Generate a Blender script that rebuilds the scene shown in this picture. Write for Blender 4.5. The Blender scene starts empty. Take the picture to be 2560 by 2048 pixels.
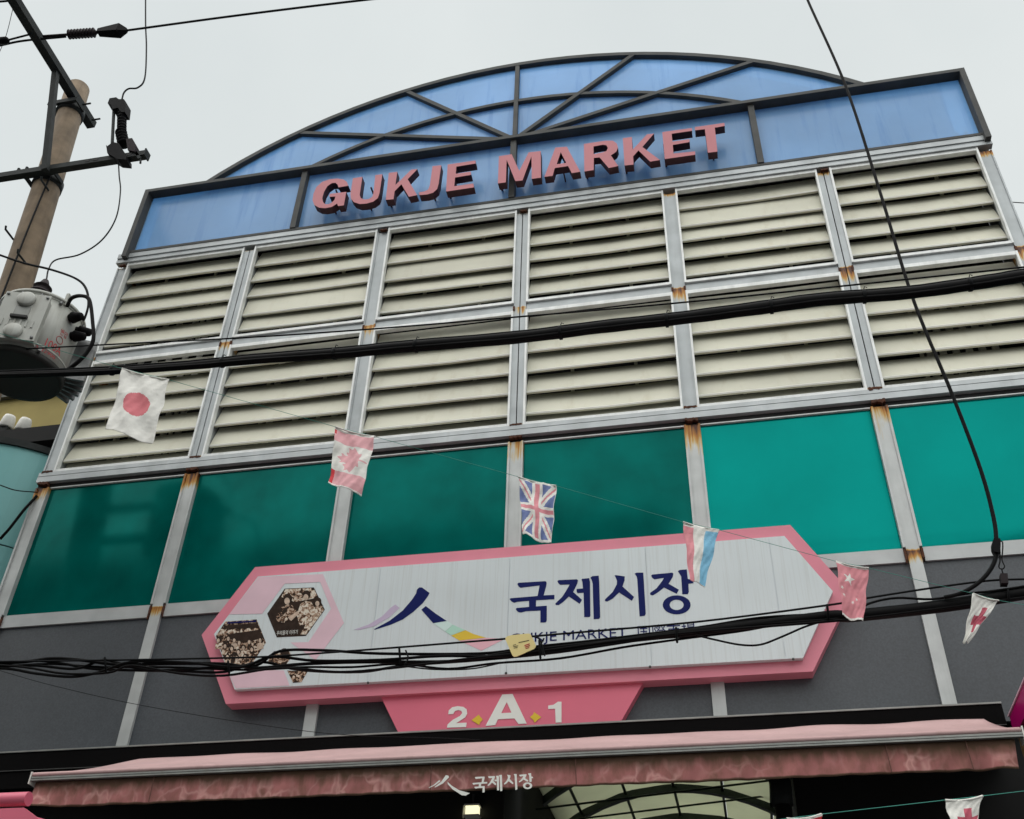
import bpy, bmesh, math, random
from mathutils import Vector, Matrix
from mathutils.geometry import tessellate_polygon
random.seed(7)
S = bpy.context.scene
COL = S.collection
PI = math.pi

# ------------------------------------------------------------------ camera
F_PX = 2630.05552                                  # focal length in pixels of a 2560 px wide picture
CAM = Vector((5.04839, -5.95468, 1.6))
EUL = (2.23438671, -0.0272498454, 0.199727903)
cd = bpy.data.cameras.new('camera'); cam = bpy.data.objects.new('camera', cd); COL.objects.link(cam)
cam.location = CAM; cam.rotation_euler = EUL
cd.sensor_width = 36.0; cd.lens = F_PX / 2560 * 36.0; cd.clip_start = 0.05; cd.clip_end = 2000
S.camera = cam
RM = cam.rotation_euler.to_matrix()

def ray(px, py): return RM @ Vector(((px - 1280) / F_PX, -(py - 1024) / F_PX, -1.0))
def at(px, py, Y=0.0):
    d = ray(px, py); return CAM + d * ((Y - CAM.y) / d.y)
def at_z(px, py, Z):
    d = ray(px, py); return CAM + d * ((Z - CAM.z) / d.z)
def zoom(pts, ox, oy, sc): return [(ox + x / sc, oy + y / sc) for x, y in pts]
def plane_pts(pts, Y): return [(p.x, p.z) for p in (at(x, y, Y) for x, y in pts)]

# ------------------------------------------------------------------ sky, sun, exposure (overcast daylight)
SUN_EL, SUN_AZ = math.radians(64), math.radians(200)     # azimuth: direction the light comes from, clockwise from +Y
w = bpy.data.worlds.new('World'); S.world = w; w.use_nodes = True
nt = w.node_tree; nt.nodes.clear()
out = nt.nodes.new('ShaderNodeOutputWorld'); bg = nt.nodes.new('ShaderNodeBackground')
sky = nt.nodes.new('ShaderNodeTexSky'); sky.sky_type = 'NISHITA'; sky.sun_disc = False
sky.sun_elevation = SUN_EL; sky.sun_rotation = SUN_AZ; sky.dust_density = 5; sky.air_density = 1.5
hs = nt.nodes.new('ShaderNodeHueSaturation'); hs.inputs['Saturation'].default_value = 0.25
mx = nt.nodes.new('ShaderNodeMix'); mx.data_type = 'RGBA'
nz = nt.nodes.new('ShaderNodeTexNoise'); nz.inputs['Scale'].default_value = 2.2; nz.inputs['Detail'].default_value = 5
cr = nt.nodes.new('ShaderNodeValToRGB')
cr.color_ramp.elements[0].position = 0.3; cr.color_ramp.elements[0].color = (3.95, 4.27, 4.30, 1)
cr.color_ramp.elements[1].position = 0.7; cr.color_ramp.elements[1].color = (4.62, 4.88, 4.86, 1)
nt.links.new(nz.outputs['Fac'], cr.inputs['Fac'])
mx.inputs[0].default_value = 0.93
nt.links.new(sky.outputs[0], hs.inputs['Color']); nt.links.new(hs.outputs[0], mx.inputs[6])
nt.links.new(cr.outputs[0], mx.inputs[7])
nt.links.new(mx.outputs[2], bg.inputs['Color']); bg.inputs['Strength'].default_value = 0.085
nt.links.new(bg.outputs[0], out.inputs[0])
sl = bpy.data.lights.new('sun', 'SUN'); sl.energy = 1.5; sl.angle = math.radians(110); sl.color = (1.0, 0.97, 0.93)
sun = bpy.data.objects.new('sun', sl); COL.objects.link(sun)
sd = Vector((math.sin(SUN_AZ) * math.cos(SUN_EL), math.cos(SUN_AZ) * math.cos(SUN_EL), math.sin(SUN_EL)))
sun.rotation_euler = sd.to_track_quat('Z', 'Y').to_euler(); sun.location = (4, -8, 20)
S.view_settings.view_transform = 'Standard'; S.view_settings.look = 'None'
S.view_settings.gamma = 1.0; S.view_settings.exposure = 1.0
S.render.engine = 'CYCLES'
try: S.cycles.use_denoising = True
except Exception: pass

# ------------------------------------------------------------------ materials
def node(nt, t, **kw):
    n = nt.nodes.new(t)
    for k, v in kw.items(): setattr(n, k, v)
    return n
def mat(name, col, rough=0.6, metal=0.0, var=0.12, scale=3.0, streak=0.0, streak_col=(0.1, 0.09, 0.07), streak_scale=14.0,
        bump=0.0, bump_scale=40.0, spec=0.5, grain=0.0, coat=0.0, trans=0.0, trans_col=None, emit=None, streak_thr=0.5, ratio=0.07, rand=0.0):
    m = bpy.data.materials.new(name); m.use_nodes = True; nt = m.node_tree; L = nt.links.new
    b = nt.nodes['Principled BSDF']
    b.inputs['Roughness'].default_value = rough; b.inputs['Metallic'].default_value = metal
    b.inputs['Specular IOR Level'].default_value = spec
    if coat: b.inputs['Coat Weight'].default_value = coat; b.inputs['Coat Roughness'].default_value = 0.08
    geo = node(nt, 'ShaderNodeNewGeometry')
    n1 = node(nt, 'ShaderNodeTexNoise'); n1.inputs['Scale'].default_value = scale; n1.inputs['Detail'].default_value = 6
    L(geo.outputs['Position'], n1.inputs['Vector'])
    r1 = node(nt, 'ShaderNodeMapRange'); r1.inputs[1].default_value = 0.3; r1.inputs[2].default_value = 0.7
    r1.inputs[3].default_value = 1 - var; r1.inputs[4].default_value = 1 + var
    L(n1.outputs['Fac'], r1.inputs[0])
    hv = node(nt, 'ShaderNodeHueSaturation'); hv.inputs['Color'].default_value = (*col, 1)
    L(r1.outputs[0], hv.inputs['Value'])
    cur = hv.outputs[0]
    if grain:
        n3 = node(nt, 'ShaderNodeTexNoise'); n3.inputs['Scale'].default_value = 90; n3.inputs['Detail'].default_value = 2
        L(geo.outputs['Position'], n3.inputs['Vector'])
        r3 = node(nt, 'ShaderNodeMapRange'); r3.inputs[1].default_value = 0.3; r3.inputs[2].default_value = 0.7
        r3.inputs[3].default_value = 1 - grain; r3.inputs[4].default_value = 1 + grain
        L(n3.outputs['Fac'], r3.inputs[0])
        h3 = node(nt, 'ShaderNodeHueSaturation'); L(cur, h3.inputs['Color']); L(r3.outputs[0], h3.inputs['Value']); cur = h3.outputs[0]
    if streak:
        mp = node(nt, 'ShaderNodeMapping'); mp.inputs['Scale'].default_value = (streak_scale, streak_scale, streak_scale * ratio)
        L(geo.outputs['Position'], mp.inputs['Vector'])
        n2 = node(nt, 'ShaderNodeTexNoise'); n2.inputs['Scale'].default_value = 1.0; n2.inputs['Detail'].default_value = 5
        n2.inputs['Roughness'].default_value = 0.65
        L(mp.outputs[0], n2.inputs['Vector'])
        r2 = node(nt, 'ShaderNodeMapRange'); r2.inputs[1].default_value = streak_thr; r2.inputs[2].default_value = streak_thr + 0.28
        r2.inputs[3].default_value = 0; r2.inputs[4].default_value = streak; r2.clamp = True
        L(n2.outputs['Fac'], r2.inputs[0])
        mm = node(nt, 'ShaderNodeMix', data_type='RGBA'); mm.inputs[7].default_value = (*streak_col, 1)
        L(r2.outputs[0], mm.inputs[0]); L(cur, mm.inputs[6]); cur = mm.outputs[2]
    L(cur, b.inputs['Base Color'])
    if bump:
        n4 = node(nt, 'ShaderNodeTexNoise'); n4.inputs['Scale'].default_value = bump_scale; n4.inputs['Detail'].default_value = 4
        L(geo.outputs['Position'], n4.inputs['Vector'])
        bp = node(nt, 'ShaderNodeBump'); bp.inputs['Strength'].default_value = bump; bp.inputs['Distance'].default_value = 0.01
        L(n4.outputs['Fac'], bp.inputs['Height']); L(bp.outputs[0], b.inputs['Normal'])
    if rand:
        oi = node(nt, 'ShaderNodeObjectInfo'); ro = node(nt, 'ShaderNodeMapRange'); ro.inputs[3].default_value = 1 - rand; ro.inputs[4].default_value = 1 + rand
        L(oi.outputs['Random'], ro.inputs[0]); h5 = node(nt, 'ShaderNodeHueSaturation'); L(cur, h5.inputs['Color']); L(ro.outputs[0], h5.inputs['Value']); L(h5.outputs[0], b.inputs['Base Color']); cur = h5.outputs[0]
    if emit:
        b.inputs['Emission Color'].default_value = (*emit[:3], 1); b.inputs['Emission Strength'].default_value = emit[3]
    if trans:
        o = nt.nodes['Material Output']
        if trans_col == 'fabric':
            t = node(nt, 'ShaderNodeBsdfTranslucent'); L(cur, t.inputs['Color'])
        else:
            t = node(nt, 'ShaderNodeBsdfTransparent'); t.inputs['Color'].default_value = (*(trans_col or (1, 1, 1)), 1)
        ms = node(nt, 'ShaderNodeMixShader'); ms.inputs[0].default_value = trans
        L(b.outputs[0], ms.inputs[1]); L(t.outputs[0], ms.inputs[2]); L(ms.outputs[0], o.inputs['Surface'])
    return m

# heights of the frame's joints (m): bottom of blue sign, middle transom, louvre sill, bottom of green glass
ZA, ZB, ZC, ZD = 8.555, 7.379, 6.15, 4.914
BAY = 1.25
def column_material(name, base):
    """grey painted steel with rust that starts at each welded joint and runs down from it"""
    m = mat(name, base, rough=0.5, metal=0.25, var=0.14, scale=5, streak=0.25, streak_col=(0.25, 0.26, 0.25), streak_scale=30)
    nt = m.node_tree; L = nt.links.new; b = nt.nodes['Principled BSDF']
    src = b.inputs['Base Color'].links[0].from_socket
    geo = node(nt, 'ShaderNodeNewGeometry'); sp = node(nt, 'ShaderNodeSeparateXYZ'); L(geo.outputs['Position'], sp.inputs[0])
    total = None
    for z0, ln in ((ZA - 0.03, 0.12), (ZB + 0.0, 0.22), (ZC + 0.05, 0.05), (ZC - 0.06, 0.40), (ZD + 0.02, 0.16)):
        a = node(nt, 'ShaderNodeMapRange'); a.inputs[1].default_value = z0 - ln; a.inputs[2].default_value = z0; L(sp.outputs['Z'], a.inputs[0])
        c = node(nt, 'ShaderNodeMapRange'); c.inputs[1].default_value = z0; c.inputs[2].default_value = z0 + 0.03
        c.inputs[3].default_value = 1; c.inputs[4].default_value = 0; L(sp.outputs['Z'], c.inputs[0])
        mu = node(nt, 'ShaderNodeMath', operation='MULTIPLY'); L(a.outputs[0], mu.inputs[0]); L(c.outputs[0], mu.inputs[1])
        if total is None: total = mu.outputs[0]
        else:
            ad = node(nt, 'ShaderNodeMath', operation='MAXIMUM'); L(total, ad.inputs[0]); L(mu.outputs[0], ad.inputs[1]); total = ad.outputs[0]
    mp = node(nt, 'ShaderNodeMapping'); mp.inputs['Scale'].default_value = (62, 62, 3.2); L(geo.outputs['Position'], mp.inputs[0])
    n = node(nt, 'ShaderNodeTexNoise'); n.inputs['Scale'].default_value = 1; n.inputs['Detail'].default_value = 4; L(mp.outputs[0], n.inputs['Vector'])
    nl = node(nt, 'ShaderNodeTexNoise'); nl.inputs['Scale'].default_value = 2.6; nl.inputs['Detail'].default_value = 3; L(geo.outputs['Position'], nl.inputs['Vector'])
    nb = node(nt, 'ShaderNodeMath', operation='MULTIPLY'); nb.inputs[1].default_value = 1.7; L(nl.outputs['Fac'], nb.inputs[0])
    s1 = node(nt, 'ShaderNodeMath', operation='ADD'); L(n.outputs['Fac'], s1.inputs[0]); L(nb.outputs[0], s1.inputs[1])
    s2 = node(nt, 'ShaderNodeMath', operation='ADD'); L(s1.outputs[0], s2.inputs[0]); L(total, s2.inputs[1])
    wx = node(nt, 'ShaderNodeMapRange'); wx.inputs[1].default_value = 3.9; wx.inputs[2].default_value = 5.2; wx.inputs[4].default_value = 0.26; L(sp.outputs['X'], wx.inputs[0])
    g0 = node(nt, 'ShaderNodeMath', operation='GREATER_THAN'); g0.inputs[1].default_value = 0.02; L(total, g0.inputs[0])
    g1 = node(nt, 'ShaderNodeMath', operation='MULTIPLY'); L(wx.outputs[0], g1.inputs[0]); L(g0.outputs[0], g1.inputs[1])
    s3 = node(nt, 'ShaderNodeMath', operation='ADD'); L(s2.outputs[0], s3.inputs[0]); L(g1.outputs[0], s3.inputs[1]); s2 = s3
    rr = node(nt, 'ShaderNodeMapRange'); rr.inputs[1].default_value = 1.93; rr.inputs[2].default_value = 2.52; L(s2.outputs[0], rr.inputs[0])
    ramp = node(nt, 'ShaderNodeValToRGB'); e = ramp.color_ramp.elements
    e[0].color = (0.50, 0.33, 0.075, 1); e[1].color = (0.07, 0.02, 0.006, 1); e[0].position = 0.25; e[1].position = 0.95
    k = e.new(0.6); k.color = (0.36, 0.145, 0.02, 1)
    L(rr.outputs[0], ramp.inputs[0])
    fm = node(nt, 'ShaderNodeMapRange'); fm.inputs[2].default_value = 0.42; L(rr.outputs[0], fm.inputs[0])
    mm = node(nt, 'ShaderNodeMix', data_type='RGBA')
    L(fm.outputs[0], mm.inputs[0]); L(src, mm.inputs[6]); L(ramp.outputs[0], mm.inputs[7]); L(mm.outputs[2], b.inputs['Base Color'])
    return m

M = dict(
    rail=mat('rail_steel', (0.43, 0.46, 0.47), 0.5, 0.25, var=0.14, scale=6, streak=0.3, streak_col=(0.22, 0.20, 0.17), streak_scale=20, streak_thr=0.58),
    railpale=mat('pale_rail_steel', (0.43, 0.45, 0.45), 0.5, 0.2, var=0.1, scale=6, streak=0.2, streak_col=(0.3, 0.29, 0.26), streak_scale=20, streak_thr=0.58),
    steel=column_material('weathered_steel', (0.40, 0.43, 0.44)),
    pale=column_material('pale_painted_steel', (0.46, 0.48, 0.475)),
    trim=mat('white_aluminium', (0.74, 0.76, 0.75), 0.4, 0.1, var=0.12, scale=9, streak=0.35, streak_col=(0.35, 0.36, 0.35), streak_scale=18),
    cream=mat('cream_sheet_metal', (0.61, 0.60, 0.492), 0.55, 0, var=0.09, scale=1.3, streak=0.5, streak_col=(0.40, 0.35, 0.23), streak_scale=9, streak_thr=0.56, rand=0.07),
    hem=mat('slat_hem_highlight', (0.86, 0.85, 0.78), 0.4, 0, var=0.05),  # highlight along the slat's lower lip, put into a paler colour
    dark=mat('dark_interior', (0.012, 0.012, 0.012), 0.9),  # near black: the shade of the interior is put into the colour
    seam=mat('dark_seam_and_shade', (0.03, 0.03, 0.03), 0.8),
    green=mat('dark_green_coated_glass', (0.0, 0.110, 0.094), 0.12, 0.22, var=0.24, scale=2.6, streak=0.4, streak_col=(0.0, 0.15, 0.125), streak_scale=4, spec=0.03, ratio=0.4),
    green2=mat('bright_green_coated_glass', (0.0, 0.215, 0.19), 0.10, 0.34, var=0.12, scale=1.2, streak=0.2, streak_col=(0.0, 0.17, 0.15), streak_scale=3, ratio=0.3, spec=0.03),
    grey=mat('dark_grey_panel', (0.056, 0.064, 0.074), 0.5, 0.0, var=0.16, scale=1.6, grain=0.16, streak=0.35, streak_col=(0.045, 0.05, 0.056), streak_scale=7, streak_thr=0.5),
    frame=mat('charcoal_frame', (0.085, 0.087, 0.085), 0.6, 0.0, var=0.15, scale=6, spec=0.15),
    blue=mat('blue_polycarbonate', (0.36, 0.60, 0.85), 0.20, 0, var=0.20, scale=0.7, streak=0.75, streak_col=(0.06, 0.27, 0.62), streak_scale=8, streak_thr=0.53, trans=0.40, trans_col=(0.36, 0.67, 1.0), spec=0.5),
    backing=mat('grey_backing', (0.46, 0.49, 0.52), 0.7, var=0.25, scale=0.8),
    letter=mat('pink_acrylic', (0.50, 0.155, 0.18), 0.5, var=0.04, scale=4),
    letter_side=mat('letter_return', (0.06, 0.016, 0.022), 0.6),
    pink=mat('pink_sign_metal', (0.70, 0.215, 0.285), 0.45, var=0.05, scale=4, streak=0.15, streak_col=(0.6, 0.25, 0.25), streak_scale=22),
    pink2=mat('deep_pink_panel', (0.71, 0.15, 0.225), 0.45, var=0.04),
    face=mat('white_sign_film', (0.62, 0.68, 0.695), 0.4, var=0.05, scale=1.5, streak=0.42, streak_col=(0.38, 0.38, 0.34), streak_scale=70, streak_thr=0.50, ratio=0.016),
    navy=mat('navy_print', (0.008, 0.014, 0.10), 0.4, var=0.02, spec=0.08),
    lilac=mat('lilac_print', (0.52, 0.43, 0.58), 0.4, var=0.02), mint=mat('mint_print', (0.42, 0.68, 0.56), 0.4, var=0.02),
    mint2=mat('pale_mint_print', (0.60, 0.76, 0.72), 0.4, var=0.02),
    yellow=mat('yellow_print', (0.72, 0.50, 0.03), 0.4, var=0.03), rose=mat('rose_print', (0.75, 0.42, 0.48), 0.4, var=0.05, scale=6),
    rose2=mat('pale_rose_print', (0.72, 0.50, 0.57), 0.4, var=0.05, scale=6),
    white=mat('white_print', (0.78, 0.79, 0.74), 0.5, var=0.04),
    sepia=mat('dark_sepia_print', (0.035, 0.022, 0.016), 0.4, var=0.3, scale=30, spec=0.08), skin=mat('pale_sepia_print', (0.55, 0.42, 0.32), 0.4, var=0.3, scale=40),
    brown=mat('brown_sepia_print', (0.20, 0.085, 0.04), 0.4, var=0.35, scale=30),
    black=mat('black_cable', (0.007, 0.007, 0.0075), 0.55, var=0.1, spec=0.06), wire=mat('dark_wire', (0.011, 0.012, 0.013), 0.55, var=0.1, spec=0.06),
    blackpaint=mat('black_painted_metal', (0.004, 0.0038, 0.004), 0.7, var=0.1, spec=0.04),
    fabric=mat('pink_awning_fabric', (0.56, 0.37, 0.365), 0.9, var=0.10, scale=3, streak=0.5, streak_col=(0.34, 0.22, 0.19), streak_scale=22, streak_thr=0.54, bump=0.3, bump_scale=18),
    seamcloth=mat('stained_seam', (0.13, 0.06, 0.045), 0.9, var=0.2, scale=30),
    alu=mat('aluminium_bar', (0.27, 0.28, 0.265), 0.5, 0.2, var=0.2, scale=8, streak=0.4, streak_col=(0.16, 0.14, 0.11), streak_scale=25),
    fin=mat('dull_fin_metal', (0.16, 0.165, 0.165), 0.35, 0.5, var=0.3, scale=12),
    concrete=mat('pole_concrete', (0.205, 0.152, 0.10), 0.85, var=0.25, scale=7, streak=0.6, streak_col=(0.09, 0.065, 0.045), streak_scale=14, streak_thr=0.46, bump=0.3),
    armsteel=mat('dark_galvanised_arm', (0.030, 0.034, 0.034), 0.6, 0.0, var=0.2, scale=10, spec=0.12),
    polymer=mat('dark_polymer', (0.007, 0.007, 0.008), 0.6, spec=0.06), porcelain=mat('dusty_polymer', (0.028, 0.022, 0.024), 0.6, var=0.2, scale=15, spec=0.08),
    tank=mat('grey_tank_paint', (0.42, 0.43, 0.395), 0.45, var=0.08, scale=5, streak=0.6, streak_col=(0.20, 0.18, 0.14), streak_scale=18, streak_thr=0.5),
    tankdark=mat('black_tank_base', (0.012, 0.012, 0.010), 0.7), redpaint=mat('red_stencil', (0.45, 0.02, 0.03), 0.6, var=0.3, scale=30),
    teal=mat('aqua_wall_paint', (0.20, 0.50, 0.50), 0.5, var=0.06, scale=2, streak=0.2, streak_col=(0.12, 0.36, 0.38), streak_scale=5),
    ochre=mat('ochre_wall', (0.36, 0.29, 0.10), 0.8, var=0.18, scale=2), plastic=mat('white_plastic', (0.74, 0.73, 0.68), 0.5, var=0.05),
    magenta=mat('magenta_sign', (0.42, 0.0, 0.13), 0.3, var=0.05), wood=mat('brown_wood', (0.20, 0.12, 0.05), 0.6, var=0.3, scale=20),
    magedge=mat('pale_pink_edge', (0.75, 0.5, 0.6), 0.4),
    rib=mat('dark_green_rib', (0.008, 0.02, 0.014), 0.5), roofsheet=mat('pale_roof_sheet', (0.72, 0.74, 0.60), 0.5, var=0.08, scale=2, trans=0.65, trans_col='fabric'),
    lampglass=mat('warm_lamp_glass', (0.8, 0.8, 0.6), 0.4, emit=(1.0, 0.95, 0.62, 0.55)),
    tag=mat('yellow_tag', (0.80, 0.66, 0.28), 0.45, var=0.04), thread=mat('green_thread', (0.05, 0.32, 0.25), 0.6),
    asphalt=mat('asphalt', (0.045, 0.045, 0.047), 0.85, var=0.25, scale=2, grain=0.25), rust=mat('rusty_weld', (0.075, 0.024, 0.010), 0.9, var=0.5, scale=60, bump=0.5, bump_scale=90),
    concwall=mat('grey_render_wall', (0.13, 0.13, 0.12), 0.8, var=0.15, scale=1), winglass=mat('dark_window_glass', (0.06, 0.065, 0.07), 0.2),
    fwhite=mat('flag_white', (0.85, 0.84, 0.79), 0.7, var=0.06, scale=14, trans=0.12, trans_col='fabric', bump=0.5, bump_scale=30),
    fred=mat('flag_faded_red', (0.72, 0.19, 0.22), 0.7, var=0.06, scale=14, trans=0.12, trans_col='fabric', bump=0.5, bump_scale=30),
    fpink=mat('flag_faded_pink', (0.80, 0.42, 0.45), 0.7, var=0.08, scale=14, trans=0.12, trans_col='fabric', bump=0.5, bump_scale=30),
    fstrong=mat('flag_strong_red', (0.55, 0.02, 0.03), 0.7), fnavy=mat('flag_navy', (0.15, 0.20, 0.42), 0.7, var=0.15, scale=20, trans=0.12, trans_col='fabric', bump=0.5, bump_scale=30),
    fsky=mat('flag_sky_blue', (0.24, 0.56, 0.78), 0.7, var=0.06, scale=14, trans=0.12, trans_col='fabric', bump=0.5, bump_scale=30),
    fpink2=mat('flag_rose', (0.76, 0.29, 0.33), 0.7, var=0.08, scale=14, trans=0.12, trans_col='fabric', bump=0.5, bump_scale=30),
    fcross=mat('flag_crimson', (0.55, 0.10, 0.15), 0.7, trans=0.12, trans_col='fabric', bump=0.5, bump_scale=30),
)
def valance_material():
    """dirty pink cloth: soaked brown band under the bar, mildew, pale creases"""
    m = mat('dirty_pink_valance', (0.37, 0.14, 0.132), 0.9, var=0.18, scale=4, streak=0.8, streak_col=(0.14, 0.07, 0.04), streak_scale=11, streak_thr=0.44, ratio=0.5)
    nt = m.node_tree; L = nt.links.new; b = nt.nodes['Principled BSDF']; src = b.inputs['Base Color'].links[0].from_socket
    geo = node(nt, 'ShaderNodeNewGeometry')
    mp = node(nt, 'ShaderNodeMapping'); mp.inputs['Scale'].default_value = (1, 1, 0.8); L(geo.outputs['Position'], mp.inputs[0])
    nn = node(nt, 'ShaderNodeTexNoise'); nn.inputs['Scale'].default_value = 5; nn.inputs['Detail'].default_value = 3; L(mp.outputs[0], nn.inputs['Vector'])
    ad = node(nt, 'ShaderNodeMix', data_type='RGBA', blend_type='ADD'); ad.inputs[0].default_value = 0.35; L(mp.outputs[0], ad.inputs[6]); L(nn.outputs['Color'], ad.inputs[7])
    vo = node(nt, 'ShaderNodeTexVoronoi', feature='DISTANCE_TO_EDGE'); vo.inputs['Scale'].default_value = 9; L(ad.outputs[2], vo.inputs['Vector'])
    r = node(nt, 'ShaderNodeMapRange'); r.inputs[1].default_value = 0.0; r.inputs[2].default_value = 0.12; r.inputs[3].default_value = 0.62; r.inputs[4].default_value = 0; L(vo.outputs['Distance'], r.inputs[0])
    gate = node(nt, 'ShaderNodeTexNoise'); gate.inputs['Scale'].default_value = 3; L(geo.outputs['Position'], gate.inputs['Vector'])
    gr = node(nt, 'ShaderNodeMapRange'); gr.inputs[1].default_value = 0.36; gr.inputs[2].default_value = 0.6; L(gate.outputs['Fac'], gr.inputs[0])
    mu = node(nt, 'ShaderNodeMath', operation='MULTIPLY'); L(r.outputs[0], mu.inputs[0]); L(gr.outputs[0], mu.inputs[1])
    mm = node(nt, 'ShaderNodeMix', data_type='RGBA'); mm.inputs[7].default_value = (0.66, 0.36, 0.33, 1)
    L(mu.outputs[0], mm.inputs[0]); L(src, mm.inputs[6])
    # stain that seeps down from the bar (z 3.36) and up from the hem (z 3.235)
    sp = node(nt, 'ShaderNodeSeparateXYZ'); L(geo.outputs['Position'], sp.inputs[0])
    st = node(nt, 'ShaderNodeMapping'); st.inputs['Scale'].default_value = (26, 26, 2); L(geo.outputs['Position'], st.inputs[0])
    sn = node(nt, 'ShaderNodeTexNoise'); sn.inputs['Scale'].default_value = 1; sn.inputs['Detail'].default_value = 4; L(st.outputs[0], sn.inputs['Vector'])
    wz = node(nt, 'ShaderNodeMapRange'); wz.inputs[1].default_value = 3.275; wz.inputs[2].default_value = 3.36; L(sp.outputs['Z'], wz.inputs[0])
    hz = node(nt, 'ShaderNodeMapRange'); hz.inputs[1].default_value = 3.238; hz.inputs[2].default_value = 3.248; hz.inputs[3].default_value = 1; hz.inputs[4].default_value = 0; L(sp.outputs['Z'], hz.inputs[0])
    mxx = node(nt, 'ShaderNodeMath', operation='MAXIMUM'); L(wz.outputs[0], mxx.inputs[0]); L(hz.outputs[0], mxx.inputs[1])
    a2 = node(nt, 'ShaderNodeMath', operation='ADD'); L(mxx.outputs[0], a2.inputs[0]); L(sn.outputs['Fac'], a2.inputs[1])
    r2 = node(nt, 'ShaderNodeMapRange'); r2.inputs[1].default_value = 0.68; r2.inputs[2].default_value = 1.30; r2.inputs[4].default_value = 0.9; L(a2.outputs[0], r2.inputs[0])
    m3 = node(nt, 'ShaderNodeMix', data_type='RGBA'); m3.inputs[7].default_value = (0.075, 0.045, 0.022, 1)
    L(r2.outputs[0], m3.inputs[0]); L(mm.outputs[2], m3.inputs[6]); L(m3.outputs[2], b.inputs['Base Color'])
    return m
def add_translucency(m, col, f):
    nt = m.node_tree; L = nt.links.new; b = nt.nodes['Principled BSDF']; dst = b.outputs[0].links[0].to_socket
    t = node(nt, 'ShaderNodeBsdfTranslucent'); t.inputs['Color'].default_value = (*col, 1); ms = node(nt, 'ShaderNodeMixShader'); ms.inputs[0].default_value = f
    L(b.outputs[0], ms.inputs[1]); L(t.outputs[0], ms.inputs[2]); L(ms.outputs[0], dst)
add_translucency(M['blue'], (0.34, 0.66, 1.0), 0.12)
add_translucency(M['backing'], (0.75, 0.80, 0.86), 0.35)
M['valance'] = valance_material()
def photo_material(name, thr):
    """busy sepia halftone of a printed snapshot"""
    m = mat(name, (0.1, 0.07, 0.05), 0.4, spec=0.1); nt = m.node_tree; L = nt.links.new; b = nt.nodes['Principled BSDF']
    geo = node(nt, 'ShaderNodeNewGeometry'); n = node(nt, 'ShaderNodeTexNoise'); n.inputs['Scale'].default_value = 38; n.inputs['Detail'].default_value = 4
    n.inputs['Distortion'].default_value = 1.2; L(geo.outputs['Position'], n.inputs['Vector'])
    rp = node(nt, 'ShaderNodeValToRGB'); rp.color_ramp.interpolation = 'CONSTANT'; e = rp.color_ramp.elements
    e[0].position = 0; e[0].color = (0.03, 0.02, 0.015, 1); e[1].position = thr; e[1].color = (0.18, 0.09, 0.05, 1)
    k = e.new(thr + 0.045); k.color = (0.46, 0.33, 0.24, 1); k = e.new(thr + 0.13); k.color = (0.70, 0.64, 0.54, 1)
    L(n.outputs['Fac'], rp.inputs[0]); L(rp.outputs[0], b.inputs['Base Color']); return m
M['photo_mid'] = photo_material('printed_snapshot_mid', 0.49); M['photo_light'] = photo_material('printed_snapshot_light', 0.40)

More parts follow.
